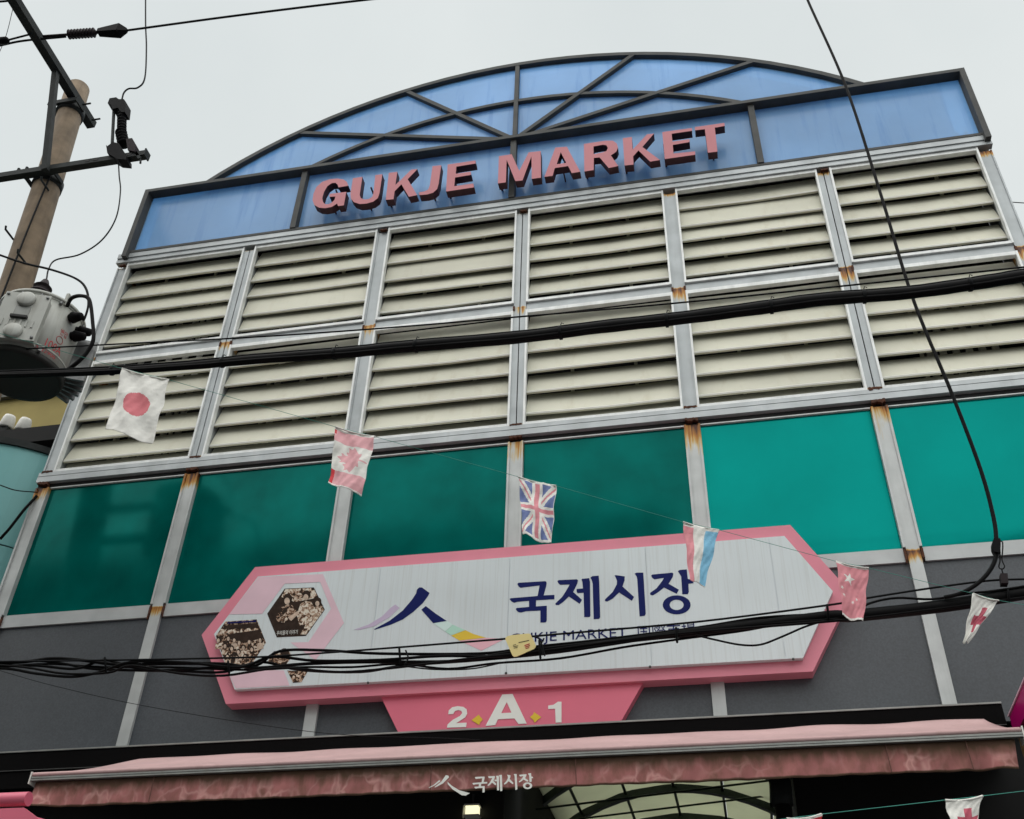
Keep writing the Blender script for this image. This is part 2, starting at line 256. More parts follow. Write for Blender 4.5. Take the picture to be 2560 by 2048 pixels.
# ------------------------------------------------------------------ mesh helpers
class MB:
    def __init__(s): s.v = []; s.f = []; s.mi = []; s.sm = []
    def add(s, vs, fs, mi=0, smooth=False):
        o = len(s.v); s.v += [tuple(v) for v in vs]
        for f in fs: s.f.append([o + i for i in f]); s.mi.append(mi); s.sm.append(smooth)
        return s
    def box(s, x0, x1, y0, y1, z0, z1, mi=0):
        vs = [(x, y, z) for x in (x0, x1) for y in (y0, y1) for z in (z0, z1)]
        return s.add(vs, [(0, 1, 3, 2), (4, 6, 7, 5), (0, 4, 5, 1), (2, 3, 7, 6), (0, 2, 6, 4), (1, 5, 7, 3)], mi)
    def hexa(s, pts, mi=0):     # 8 points: bottom ring of 4, top ring of 4
        return s.add(pts, [(0, 1, 2, 3), (7, 6, 5, 4), (0, 4, 5, 1), (1, 5, 6, 2), (2, 6, 7, 3), (3, 7, 4, 0)], mi)
    def prism(s, poly, y0, y1, holes=(), mi=0, side=None, place=None):
        """outline in (x, z) extruded from y0 (front) to y1; place maps (x, y, z) elsewhere"""
        loops = [list(poly)] + [list(h) for h in holes]
        flat = [p for l in loops for p in l]; n = len(flat)
        tris = tessellate_polygon([[Vector((x, z, 0)) for x, z in l] for l in loops])
        vs = [(x, y0, z) for x, z in flat] + [(x, y1, z) for x, z in flat]
        if place: vs = [place(*v) for v in vs]
        o = len(s.v); s.v += [tuple(v) for v in vs]
        for a, b, c in tris:
            s.f.append([o + a, o + b, o + c]); s.mi.append(mi); s.sm.append(False)
            s.f.append([o + n + c, o + n + b, o + n + a]); s.mi.append(mi); s.sm.append(False)
        k = 0
        for l in loops:
            m = len(l)
            for i in range(m):
                j = (i + 1) % m
                s.f.append([o + k + i, o + k + j, o + n + k + j, o + n + k + i]); s.mi.append(mi if side is None else side); s.sm.append(False)
            k += m
        return s
    def tube(s, pts, r, n=8, mi=0, cap=True):
        pts = [Vector(p) for p in pts]; rs = r if isinstance(r, (list, tuple)) else [r] * len(pts)
        rings = []; up = None
        for i, p in enumerate(pts):
            t = (pts[min(i + 1, len(pts) - 1)] - pts[max(i - 1, 0)]).normalized()
            if up is None:
                up = Vector((0, 0, 1)) if abs(t.z) < 0.9 else Vector((1, 0, 0))
            a = (up - t * up.dot(t)).normalized(); b = t.cross(a); up = a
            rings.append([p + (a * math.cos(2 * PI * k / n) + b * math.sin(2 * PI * k / n)) * rs[i] for k in range(n)])
        vs = [v for q in rings for v in q]; fs = []
        for i in range(len(pts) - 1):
            for k in range(n): fs.append((i * n + k, i * n + (k + 1) % n, (i + 1) * n + (k + 1) % n, (i + 1) * n + k))
        s.add(vs, fs, mi, True)
        if cap: s.add(rings[0], [tuple(range(n))[::-1]], mi); s.add(rings[-1], [tuple(range(n))], mi)
        return s
    def bar(s, a, b, wx, wy, mi=0, up=Vector((0, 1, 0))):
        """rectangular bar from a to b"""
        a, b = Vector(a), Vector(b); t = (b - a).normalized(); u = (up - t * up.dot(t)).normalized(); v = t.cross(u)
        c = [(-1, -1), (1, -1), (1, 1), (-1, 1)]
        return s.hexa([a + v * (i * wx / 2) + u * (j * wy / 2) for i, j in c] + [b + v * (i * wx / 2) + u * (j * wy / 2) for i, j in c], mi)
    def lathe(s, base, axis, prof, n=20, mi=0):
        """profile of (distance along the axis, radius)"""
        axis = Vector(axis).normalized(); base = Vector(base)
        u = axis.orthogonal().normalized(); v = axis.cross(u)
        vs = []; fs = []
        for h, r in prof:
            for k in range(n): vs.append(base + axis * h + (u * math.cos(2 * PI * k / n) + v * math.sin(2 * PI * k / n)) * max(r, 1e-4))
        for i in range(len(prof) - 1):
            for k in range(n): fs.append((i * n + k, i * n + (k + 1) % n, (i + 1) * n + (k + 1) % n, (i + 1) * n + k))
        fs.append(tuple(range(n))[::-1]); m = (len(prof) - 1) * n; fs.append(tuple(range(m, m + n)))
        return s.add(vs, fs, mi, True)
    def mesh(s, name, mats, off=(0, 0, 0), recalc=True):
        me = bpy.data.meshes.new(name); ox, oy, oz = off
        me.from_pydata([(x - ox, y - oy, z - oz) for x, y, z in s.v], [], s.f)
        for m in mats: me.materials.append(m)
        me.polygons.foreach_set('material_index', s.mi); me.polygons.foreach_set('use_smooth', s.sm)
        if recalc:
            bm = bmesh.new(); bm.from_mesh(me); bmesh.ops.recalc_face_normals(bm, faces=bm.faces); bm.to_mesh(me); bm.free()
        me.update(); return me

def mats_of(m): return [M[k] for k in (m if isinstance(m, (list, tuple)) else [m])]
def tag(o, label=None, cat=None, group=None, kind=None):
    for k, v in (('label', label), ('category', cat), ('group', group), ('kind', kind)):
        if v: o[k] = v
    return o
def link(name, me, parent=None):
    o = bpy.data.objects.new(name, me); COL.objects.link(o)
    if parent: o.parent = parent
    return o
def root_loc(p):
    while p.parent: p = p.parent
    return p.location
def part(name, mb, m, parent, label=None, recalc=True):
    o = link(name, mb.mesh(name, mats_of(m), root_loc(parent), recalc), parent)
    if label: o['label'] = label
    return o
def thing(name, loc, label, cat, group=None):
    o = bpy.data.objects.new(name, None); COL.objects.link(o); o.location = loc; o.empty_display_size = 0.1
    return tag(o, label, cat, group)
def single(name, mb, m, label, cat, group=None, recalc=True):
    base = Vector((sum(v[0] for v in mb.v) / len(mb.v), sum(v[1] for v in mb.v) / len(mb.v), min(v[2] for v in mb.v)))
    o = link(name, mb.mesh(name, mats_of(m), base, recalc)); o.location = base
    return tag(o, label, cat, group)
def struct(name, mb, m):
    o = link(name, mb.mesh(name, mats_of(m))); o['kind'] = 'structure'; return o
def smooth_path(pts, n=8):
    """Catmull-Rom through the points"""
    pts = [Vector(p) for p in pts]
    if len(pts) < 3: return [pts[0].lerp(pts[-1], i / n) for i in range(n + 1)]
    q = [pts[0] * 2 - pts[1]] + pts + [pts[-1] * 2 - pts[-2]]; o = []
    for i in range(1, len(q) - 2):
        a, b, c, d = q[i - 1:i + 3]
        for k in range(n):
            t = k / n
            o.append(0.5 * ((2 * b) + (c - a) * t + (2 * a - 5 * b + 4 * c - d) * t * t + (3 * b - a - 3 * c + d) * t ** 3))
    return o + [pts[-1]]
def extend(pts, left=6.0, right=9.0):
    """carry a line on past both ends of the view"""
    a, b = pts[0] + (pts[0] - pts[1]).normalized() * left, pts[-1] + (pts[-1] - pts[-2]).normalized() * right
    return ([a] if left else []) + list(pts) + ([b] if right else [])
def text_mesh(body, size=1.0, shear=0.0):
    """flat triangles of a line of writing in (x, y), baseline at y = 0"""
    cu = bpy.data.curves.new('writing', 'FONT'); cu.body = body; cu.size = size; cu.resolution_u = 3
    o = bpy.data.objects.new('writing', cu); COL.objects.link(o)
    dg = bpy.context.evaluated_depsgraph_get(); me = bpy.data.meshes.new_from_object(o.evaluated_get(dg))
    vs = [tuple(v.co) for v in me.vertices]; fs = [tuple(p.vertices) for p in me.polygons]
    bpy.data.objects.remove(o); bpy.data.meshes.remove(me); bpy.data.curves.remove(cu)
    return vs, fs
def writing(body, place, bold=0.0):
    """MB with the writing stretched to the unit box and mapped by place(u, v)"""
    vs, fs = text_mesh(body)
    x0, x1 = min(v[0] for v in vs), max(v[0] for v in vs); y0, y1 = min(v[1] for v in vs), max(v[1] for v in vs)
    mb = MB(); mb.add([place((v[0] - x0) / (x1 - x0), (v[1] - y0) / (y1 - y0)) for v in vs], fs)
    return mb

def glyphs(mb, x0, x1, cells=None):
    """split a line of writing into one MB per character (by islands, or by equal cells)"""
    par = list(range(len(mb.v)))
    def find(i):
        while par[i] != i: par[i] = par[par[i]]; i = par[i]
        return i
    for f in mb.f:
        for k in f[1:]: par[find(k)] = find(f[0])
    key = {}
    for f in mb.f:
        g = find(f[0]); xs = key.setdefault(g, []); xs += [mb.v[k][0] for k in f]
    cell = {g: (min(int((sum(xs) / len(xs) - x0) / (x1 - x0) * cells), cells - 1) if cells else g) for g, xs in key.items()}
    out = {}
    for f in mb.f: out.setdefault(cell[find(f[0])], []).append(f)
    res = []
    for fs in out.values():
        ids = sorted({k for f in fs for k in f}); mp = {k: i for i, k in enumerate(ids)}
        res.append(MB().add([mb.v[k] for k in ids], [[mp[k] for k in f] for f in fs]))
    return res

# ================================================================== the setting
struct('street', MB().box(-150, 150, -150, 150, -0.5, 0.0), 'asphalt')
struct('pavement', MB().box(-40, 3.0, -1.9, 0.6, 0.004, 0.13), 'concwall')

# ================================================================== market gate building
bld = thing('market_building', (3.75, 0, 0), 'market gate building with cream louvres, green glass band and dark grey panels', 'building')
HW = 0.0655                                              # half a column with its trims
def columns():
    for i in range(7):
        x = i * BAY; mb = MB()
        # louvre storey
        if i in (1, 3, 5):
            mb.box(x - 0.050, x - 0.004, -0.02, 0.10, ZC + 0.055, ZA - 0.07).box(x + 0.004, x + 0.050, -0.02, 0.10, ZC + 0.055, ZA - 0.07)
            mb.box(x - 0.004, x + 0.004, -0.006, 0.09, ZC + 0.056, ZA - 0.071, 2)
        else:
            mb.box(x - 0.050, x + 0.050, -0.014, 0.10, ZC + 0.055, ZA - 0.07)
            mb.box(x - 0.050, x - 0.038, -0.022, -0.014, ZC + 0.055, ZA - 0.07).box(x + 0.038, x + 0.050, -0.022, -0.014, ZC + 0.055, ZA - 0.07)
        # green glass storey: flat pale plate with a raised bead on each edge
        mb.box(x - 0.041, x + 0.041, -0.016, 0.08, ZD + 0.0485, ZC - 0.094, 1)
        for s in (-1, 1):
            a, b = sorted((x + s * 0.041, x + s * 0.056)); mb.box(a, b, -0.026, 0.07, ZD + 0.0485, ZC - 0.093, 1)
        # grey panel storey
        mb.box(x - 0.039, x + 0.039, -0.018, 0.08, 3.86, ZD + 0.0485, 1)
        part('column', mb, ('steel', 'pale', 'seam'), bld)
columns()
def rails():
    x0, x1 = -0.066, 6 * BAY + 0.066
    # top rail under the blue sign: stepped aluminium profile
    mb = MB().box(x0, x1, -0.050, 0.10, 8.585, 8.640).box(x0, x1, -0.040, 0.012, 8.555, 8.585).box(x0, x1, -0.046, 0.012, 8.528, 8.555)
    part('top_rail', mb, 'rail', bld)
    # sill rail between louvres and green glass
    mb = MB().box(x0, x1, -0.036, 0.10, ZC + 0.008, ZC + 0.043).box(x0, x1, -0.020, 0.09, ZC + 0.001, ZC + 0.008, 1)
    mb.box(x0, x1, -0.038, 0.10, ZC - 0.048, ZC + 0.001).box(x0, x1, 0.0, 0.09, ZC - 0.086, ZC - 0.048, 1)  # lower dark strip: shadow line under the rail, put into its colour
    part('sill_rail', mb, ('rail', 'seam'), bld)
    for i in range(6):
        a, b = i * BAY, (i + 1) * BAY
        part('transom', MB().box(a + 0.052, b - 0.052, -0.012, 0.013, 7.336, 7.422), 'rail', bld)
        mb = MB().box(a + 0.0575, b - 0.0575, -0.012, 0.08, ZD - 0.048, ZD + 0.047)
        part('transom', mb, 'railpale', bld)
        part('glazing_bead', MB().box(a + 0.057, b - 0.057, -0.006, 0.05, ZC - 0.094, ZC - 0.086), 'trim', bld)
rails()
def jag(cx, cz, wd, ht, n=9):
    """ragged blot outline"""
    o = []
    for k in range(n): o.append((cx - wd / 2 + wd * k / (n - 1), cz + ht * (0.25 + 0.35 * random.random())))
    for k in range(n): o.append((cx + wd / 2 - wd * k / (n - 1), cz - ht * (0.2 + 0.6 * random.random())))
    return o
def welds():
    for i in range(7):
        x = i * BAY; big = {0: 1.0, 1: 0.8, 2: 0.5, 3: 0.75, 4: 1.0, 5: 1.15, 6: 1.1}[i]
        part('weld', MB().prism(jag(x, ZC + 0.049, 0.088, 0.020 * big), -0.0395, -0.03), 'rust', bld)
        part('weld', MB().prism(jag(x, ZC - 0.062, 0.090, 0.026 * big), -0.042, -0.005), 'rust', bld)
        for s in (-1, 1):
            if (i, s) in ((0, -1), (6, 1)): continue
            if i in (2, 3) and s < 0 or i in (1, 4, 5, 6): part('weld', MB().prism(jag(x + s * 0.047, ZB - 0.01, 0.016, 0.055, 5), -0.026, -0.012), 'rust', bld)
            part('weld', MB().prism(jag(x + s * 0.050, ZD - 0.005, 0.014, 0.085, 6), -0.023, -0.010), 'rust', bld)
        if i in (0, 2, 3, 5): part('weld', MB().prism(jag(x + 0.01, ZA - 0.062, 0.06, 0.012, 7), -0.0485, -0.02), 'rust', bld)
welds()

# louvre bays: white frame with tilted cream slats behind it
SL = BAY - 2 * HW + 0.012
def slat_mesh(length, bow=0.0, dip=0.0, dent=None, more=0.0):
    """bent sheet: hem at the bottom front edge (origin), face leaning back to the top"""
    prof = [(0.0, 0.0), (-0.004, 0.012), (0.002, 0.020), (0.068, 0.214), (0.076, 0.222), (0.084, 0.222), (0.084, 0.218), (0.077, 0.216), (0.071, 0.210), (0.006, 0.016), (0.003, 0.012), (0.006, 0.003), (0.020, 0.003), (0.020, 0.0)]
    prof = [(y + more * 0.31 if z > 0.1 else y, z + more if z > 0.1 else z) for y, z in prof]
    n = len(prof); mb = MB(); nx = 17; vs = []
    for k in range(nx):
        x = -length / 2 + length * k / (nx - 1)
        q = math.sin(PI * k / (nx - 1)); dn = 0.012 * math.exp(-((x - dent) / 0.12) ** 2) if dent is not None else 0
        vs += [(x, y + bow * q + dn * (0.5 - abs(z - 0.1) * 3), z + dip * q) for y, z in prof]
    fs = []
    for k in range(nx - 1):
        for j in range(n): fs.append((k * n + j, k * n + (j + 1) % n, (k + 1) * n + (j + 1) % n, (k + 1) * n + j))
    mb.add(vs, fs); mb.mi = [1 if q % n in (0, 1) else 0 for q in range(len(fs))]; mb.add(vs[:n], [tuple(range(n))]); mb.add(vs[-n:], [tuple(range(n))[::-1]])
    return mb
SLAT_SHAPES = ((0, 0, None), (0.004, -0.002, 0.2), (-0.003, -0.0015, -0.3), (0.003, 0.0015, None), (0.005, -0.004, 0.05), (-0.002, 0.001, -0.1))
slat_mes, slat_tall = [[slat_mesh(SL, b, d, e, mo).mesh('slat', [M['cream'], M['hem']]) for b, d, e in SLAT_SHAPES] for mo in (0.010, 0.023)]
ROW1 = [8.32, 8.125, 7.935, 7.74, 7.54]
ROW2 = [7.13, 6.93, 6.735, 6.53, 6.325, 6.125]
def louvres():
    for row, (zt, zb, lips) in enumerate(((8.528, 7.422, ROW1), (7.336, ZC + 0.043, ROW2))):
        for i in range(6):
            a, b = i * BAY + 0.050, (i + 1) * BAY - 0.050; t = 0.0155
            mb = MB().box(a, a + t, -0.034, 0.012, zb, zt).box(b - t, b, -0.034, 0.012, zb, zt)
            mb.box(a + t, b - t, -0.030, 0.012, zt - 0.034, zt).box(a + t, b - t, -0.030, 0.012, zb, zb + 0.026)
            bay = part('louvre_bay', mb, 'trim', bld)
            for k, z in enumerate(lips):
                o = link('slat', (slat_tall if i in (1, 2, 3, 4) else slat_mes)[random.choice((0, 0, 1, 2, 3, 3, 4, 5))], bay)
                o.location = (i * BAY + BAY / 2 - 3.75, 0.022 + random.uniform(-0.003, 0.003), z + random.uniform(-0.004, 0.004))
                rx, ry = random.gauss(0, 0.022), random.gauss(0, 0.0024)
                if (row, i, k) in ((0, 2, 2), (0, 4, 1), (0, 1, 3)): rx = 0.13; o.location.z -= 0.028; ry = 0.003
                if row == 1 and i == 3 and k == 2: ry = -0.008
                o.rotation_euler = (rx, ry, 0)
            # uprights the slats are clipped to, seen through the gaps
            for q in (0.3, 0.72):
                xx = a + (b - a) * q
                part('slat_upright', MB().box(xx - 0.012, xx + 0.012, 0.112, 0.13, zb, zt), 'cream', bld)
    if True:
        # stored boards and ducts behind the outer bays, showing through the slots
        for i, xs in ((0, (0.22, 0.34, 0.46, 0.60, 0.72)), (1, (0.3, 0.5, 0.8)), (5, (0.35, 0.43, 0.51, 0.59, 0.67, 0.75))):
            for q in xs:
                x = i * BAY + 0.07 + q * 1.1
                part('inner_batten', MB().box(x, x + 0.045, 0.20, 0.22, 6.2, 7.3 if i != 0 else 8.3), 'plastic', bld)
louvres()
def infill():
    for i in range(6):
        a, b = i * BAY, (i + 1) * BAY
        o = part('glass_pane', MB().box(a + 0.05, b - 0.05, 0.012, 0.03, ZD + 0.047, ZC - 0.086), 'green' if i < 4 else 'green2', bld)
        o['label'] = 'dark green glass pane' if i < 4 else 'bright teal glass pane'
        part('wall_panel', MB().box(a + 0.039, b - 0.039, 0.004, 0.03, 3.86, ZD - 0.048), 'grey', bld)
    # body behind the front
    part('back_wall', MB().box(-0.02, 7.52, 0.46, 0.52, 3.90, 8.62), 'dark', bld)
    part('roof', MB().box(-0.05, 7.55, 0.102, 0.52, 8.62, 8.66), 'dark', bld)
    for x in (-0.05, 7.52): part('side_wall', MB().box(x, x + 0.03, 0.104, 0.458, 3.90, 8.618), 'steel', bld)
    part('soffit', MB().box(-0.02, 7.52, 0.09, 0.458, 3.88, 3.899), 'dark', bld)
infill()

# ================================================================== blue arched sign on top
sgn = thing('arched_signboard', (3.75, 0, 8.64), 'blue arched signboard with charcoal frame and pink letters GUKJE MARKET', 'signboard')
ZB0, ZB1 = 8.655, 9.470                                  # band
OC, OR_ = (3.68, 10.665 - 4.72), 4.72                    # outer arch circle
IC, IR = (3.695, 10.075 - 4.03), 4.03                    # inner arch circle
HUB = (3.655, 9.47)
def circ(c, r, x): return c[1] + math.sqrt(max(r * r - (x - c[0]) ** 2, 0))
def hit(c, r, dx, dz):
    """spoke from the hub to a circle"""
    ox, oz = HUB[0] - c[0], HUB[1] - c[1]; A = dx * dx + dz * dz; B = 2 * (ox * dx + oz * dz); Cc = ox * ox + oz * oz - r * r
    t = (-B + math.sqrt(B * B - 4 * A * Cc)) / (2 * A); return HUB[0] + dx * t, HUB[1] + dz * t
def blue_sign():
    x0, x1 = 0.0, 7.56; Yf = -0.085
    spoke_to = [(1.534, 10.085), (2.603, 10.447), (3.655, 10.62), (4.769, 10.50), (5.825, 10.10)]
    oxl = OC[0] - math.sqrt(OR_ ** 2 - (ZB1 - OC[1]) ** 2); oxr = OC[0] + math.sqrt(OR_ ** 2 - (ZB1 - OC[1]) ** 2)
    ixl = IC[0] - math.sqrt(IR ** 2 - (ZB1 - IC[1]) ** 2); ixr = IC[0] + math.sqrt(IR ** 2 - (ZB1 - IC[1]) ** 2)
    # panes: band
    for a, b in zip((x0, 1.64, 3.652, 5.775), (1.64, 3.652, 5.775, x1)):
        part('pane', MB().box(a + 0.004, b - 0.004, 0.0, 0.008, ZB0 - 0.02, ZB1 - 0.003), 'blue', sgn)
    op = [(oxl, ZB1)] + [hit(OC, OR_, x - HUB[0], z - HUB[1]) for x, z in spoke_to] + [(oxr, ZB1)]
    ip = [(ixl, ZB1)] + [hit(IC, IR, x - HUB[0], z - HUB[1]) for x, z in spoke_to] + [(ixr, ZB1)]
    def arc(c, r, xa, xb, n=10): return [(xa + (xb - xa) * k / n, circ(c, r, xa + (xb - xa) * k / n)) for k in range(n + 1)]
    for k in range(6):
        oa = arc(OC, OR_, op[k][0], op[k + 1][0]); ia = arc(IC, IR, ip[k][0], ip[k + 1][0])
        part('pane', MB().prism(oa + ia[::-1], 0.0, 0.008), 'blue', sgn)
        part('pane', MB().prism([HUB] + ia, 0.0, 0.008), 'blue', sgn)
    # backing sheet inside the sign; it stops short of the arch, so sky shows through the tinted edge
    bc, br = (OC[0] - 0.13, OC[1]), OR_ + 0.21
    poly = [(-0.04, ZB0), (7.44, ZB0), (7.44, 9.70)] + [(x, max(circ(bc, br, x), 9.70)) for x in [7.2 - 0.2 * k for k in range(36)]] + [(-0.04, 9.70)]
    part('backing_sheet', MB().prism(poly, 0.25, 0.27), 'backing', sgn)
    mb = MB()
    for a, b in (((7.38, ZB0), (7.50, 9.0)), ((7.54, ZB0), (7.42, 9.0))): mb.bar((a[0], 0.20, a[1]), (b[0], 0.20, b[1]), 0.03, 0.03)
    part('inner_brace', mb, 'frame', sgn)
    # frame
    def sweep(c, r, xa, xb, ri, ro, yf, yb, n=28):
        a0, a1 = math.acos((xa - c[0]) / r), math.acos((xb - c[0]) / r); mb = MB(); vs = []
        for k in range(n + 1):
            a = a0 + (a1 - a0) * k / n; ca, sa = math.cos(a), math.sin(a)
            vs += [(c[0] + ca * q, y, c[1] + sa * q) for q, y in ((r - ri, yf), (r + ro, yf), (r + ro, yb), (r - ri, yb))]
        fs = []
        for k in range(n):
            for j in range(4): fs.append((k * 4 + j, k * 4 + (j + 1) % 4, k * 4 + 4 + (j + 1) % 4, k * 4 + 4 + j))
        fs += [(0, 1, 2, 3), tuple(n * 4 + j for j in (3, 2, 1, 0))]
        return mb.add(vs, fs)
    part('arch_rim', sweep(OC, OR_, oxl + 0.01, oxr - 0.01, 0.026, 0.020, -0.048, 0.010), 'frame', sgn)
    part('inner_arch', sweep(IC, IR, ixl + 0.01, ixr - 0.01, 0.019, 0.019, -0.043, -0.002), 'frame', sgn)
    for k in range(1, 6):
        a, b = HUB, op[k]; yc = -0.0225 - 0.0008 * k
        part('spoke', MB().bar((a[0], yc, a[1] + 0.02), (b[0], yc, b[1]), 0.040, 0.042), 'frame', sgn)
    part('band_rail', MB().box(x0 + 0.045, x1 - 0.045, Yf - 0.008, -0.001, ZB1 - 0.018, ZB1 + 0.020), 'frame', sgn)
    part('band_rail', MB().box(x0 + 0.045, x1 - 0.045, Yf + 0.03, 0.16, 8.6405, 8.668), 'frame', sgn)
    for x in (1.64, 3.652, 5.775): part('mullion', MB().box(x - 0.026, x + 0.026, Yf + 0.02, -0.001, 8.668, ZB1 - 0.018), 'frame', sgn)
    for x in (x0, x1 - 0.045): part('end_post', MB().box(x, x + 0.045, Yf - 0.006, 0.012, 8.565, ZB1 + 0.024), 'frame', sgn)
    for a, b in ((x0 + 0.045, oxl), (oxr, x1 - 0.045)): part('band_cap', MB().box(a, b, -0.001, 0.012, ZB1 - 0.002, ZB1 + 0.020), 'frame', sgn)
    # rain stay and lifting eye on the crest
    o = [Vector((3.70 + 0.02 * math.cos(a), 0.02, circ(OC, OR_, 3.7) + 0.03 + 0.02 * math.sin(a))) for a in [2 * PI * k / 10 for k in range(11)]]
    part('lifting_eye', MB().tube(o, 0.004, 6), 'frame', sgn)
blue_sign()
G1 = (740, 280, 4.146); G2 = (1220, 280, 3.4774)
LETTERS = [
 ('G', G1, [(543,765),(527,725),(490,700),(430,690),(350,697),(270,725),(210,780),(180,850),(172,915),(190,965),(240,993),(300,998),(370,985),(425,950),(437,975),(495,968),(522,828),(347,850),(347,880),(408,877),(400,910),(370,940),(335,958),(300,955),(278,930),(272,890),(290,830),(325,770),(370,738),(410,735),(432,755),(440,782)], []),
 ('U', G1, [(590,688),(688,672),(660,860),(672,893),(710,908),(755,902),(790,880),(803,840),(822,655),(895,645),(866,840),(848,893),(800,930),(730,950),(660,955),(600,935),(570,900),(563,850)], []),
 ('K', G1, [(962,632),(1050,620),(1030,758),(1195,598),(1258,592),(1158,698),(1255,862),(1170,880),(1092,750),(1022,822),(1010,905),(930,912)], []),
 ('J', G1, [(1415,562),(1505,552),(1478,745),(1462,800),(1420,838),(1360,855),(1278,862),(1275,832),(1330,825),(1370,805),(1388,755)], []),
 ('E', G1, [(1572,545),(1860,503),(1862,535),(1662,567),(1655,642),(1810,618),(1815,652),(1648,680),(1640,770),(1838,742),(1845,782),(1555,825)], []),
 ('M', G2, [(95,385),(205,368),(272,512),(352,352),(458,340),(460,572),(380,582),(378,385),(300,595),(238,602),(162,415),(155,612),(86,622)], []),
 ('A', G2, [(585,310),(685,302),(802,520),(728,532),(697,470),(580,488),(562,555),(490,565)], [[(632,350),(680,442),(597,455)]]),
 ('R', G2, [(833,278),(1020,250),(1085,250),(1120,275),(1130,310),(1115,345),(1068,378),(1132,470),(1050,488),(970,395),(920,400),(918,505),(838,518)], [[(917,300),(1000,285),(1030,290),(1042,315),(1030,340),(990,353),(917,368)]]),
 ('K', G2, [(1172,228),(1250,218),(1257,328),(1382,195),(1443,188),(1342,305),(1495,418),(1410,432),(1308,335),(1262,385),(1265,458),(1187,466)], []),
 ('E', G2, [(1515,175),(1772,140),(1774,164),(1597,190),(1603,258),(1752,236),(1752,262),(1607,287),(1612,362),(1800,343),(1802,372),(1537,410)], []),
 ('T', G2, [(1798,132),(2055,95),(2058,122),(1972,137),(1995,345),(1912,355),(1885,150),(1800,160)], []),
]
def letters():
    for ch, zz, poly, holes in LETTERS:
        yf = -0.172
        p = plane_pts(zoom(poly, *zz), yf); hs_ = [plane_pts(zoom(h, *zz), yf) for h in holes]
        mb = MB().prism(p, yf, yf + 0.008, hs_, 0, 1).prism(p, yf + 0.008, -0.098, hs_, 1)
        cx = sum(q[0] for q in p) / len(p); zs = [q[1] for q in p]
        for z in (min(zs) + 0.1, max(zs) - 0.08):
            mb.box(p[0][0] - 0.004 if ch in 'KMRE' else cx, (p[0][0] if ch in 'KMRE' else cx) + 0.012, -0.0985, -0.001, z, z + 0.012, 1)
        part('letter', mb, ('letter', 'letter_side'), sgn, 'pink letter ' + ch)
letters()

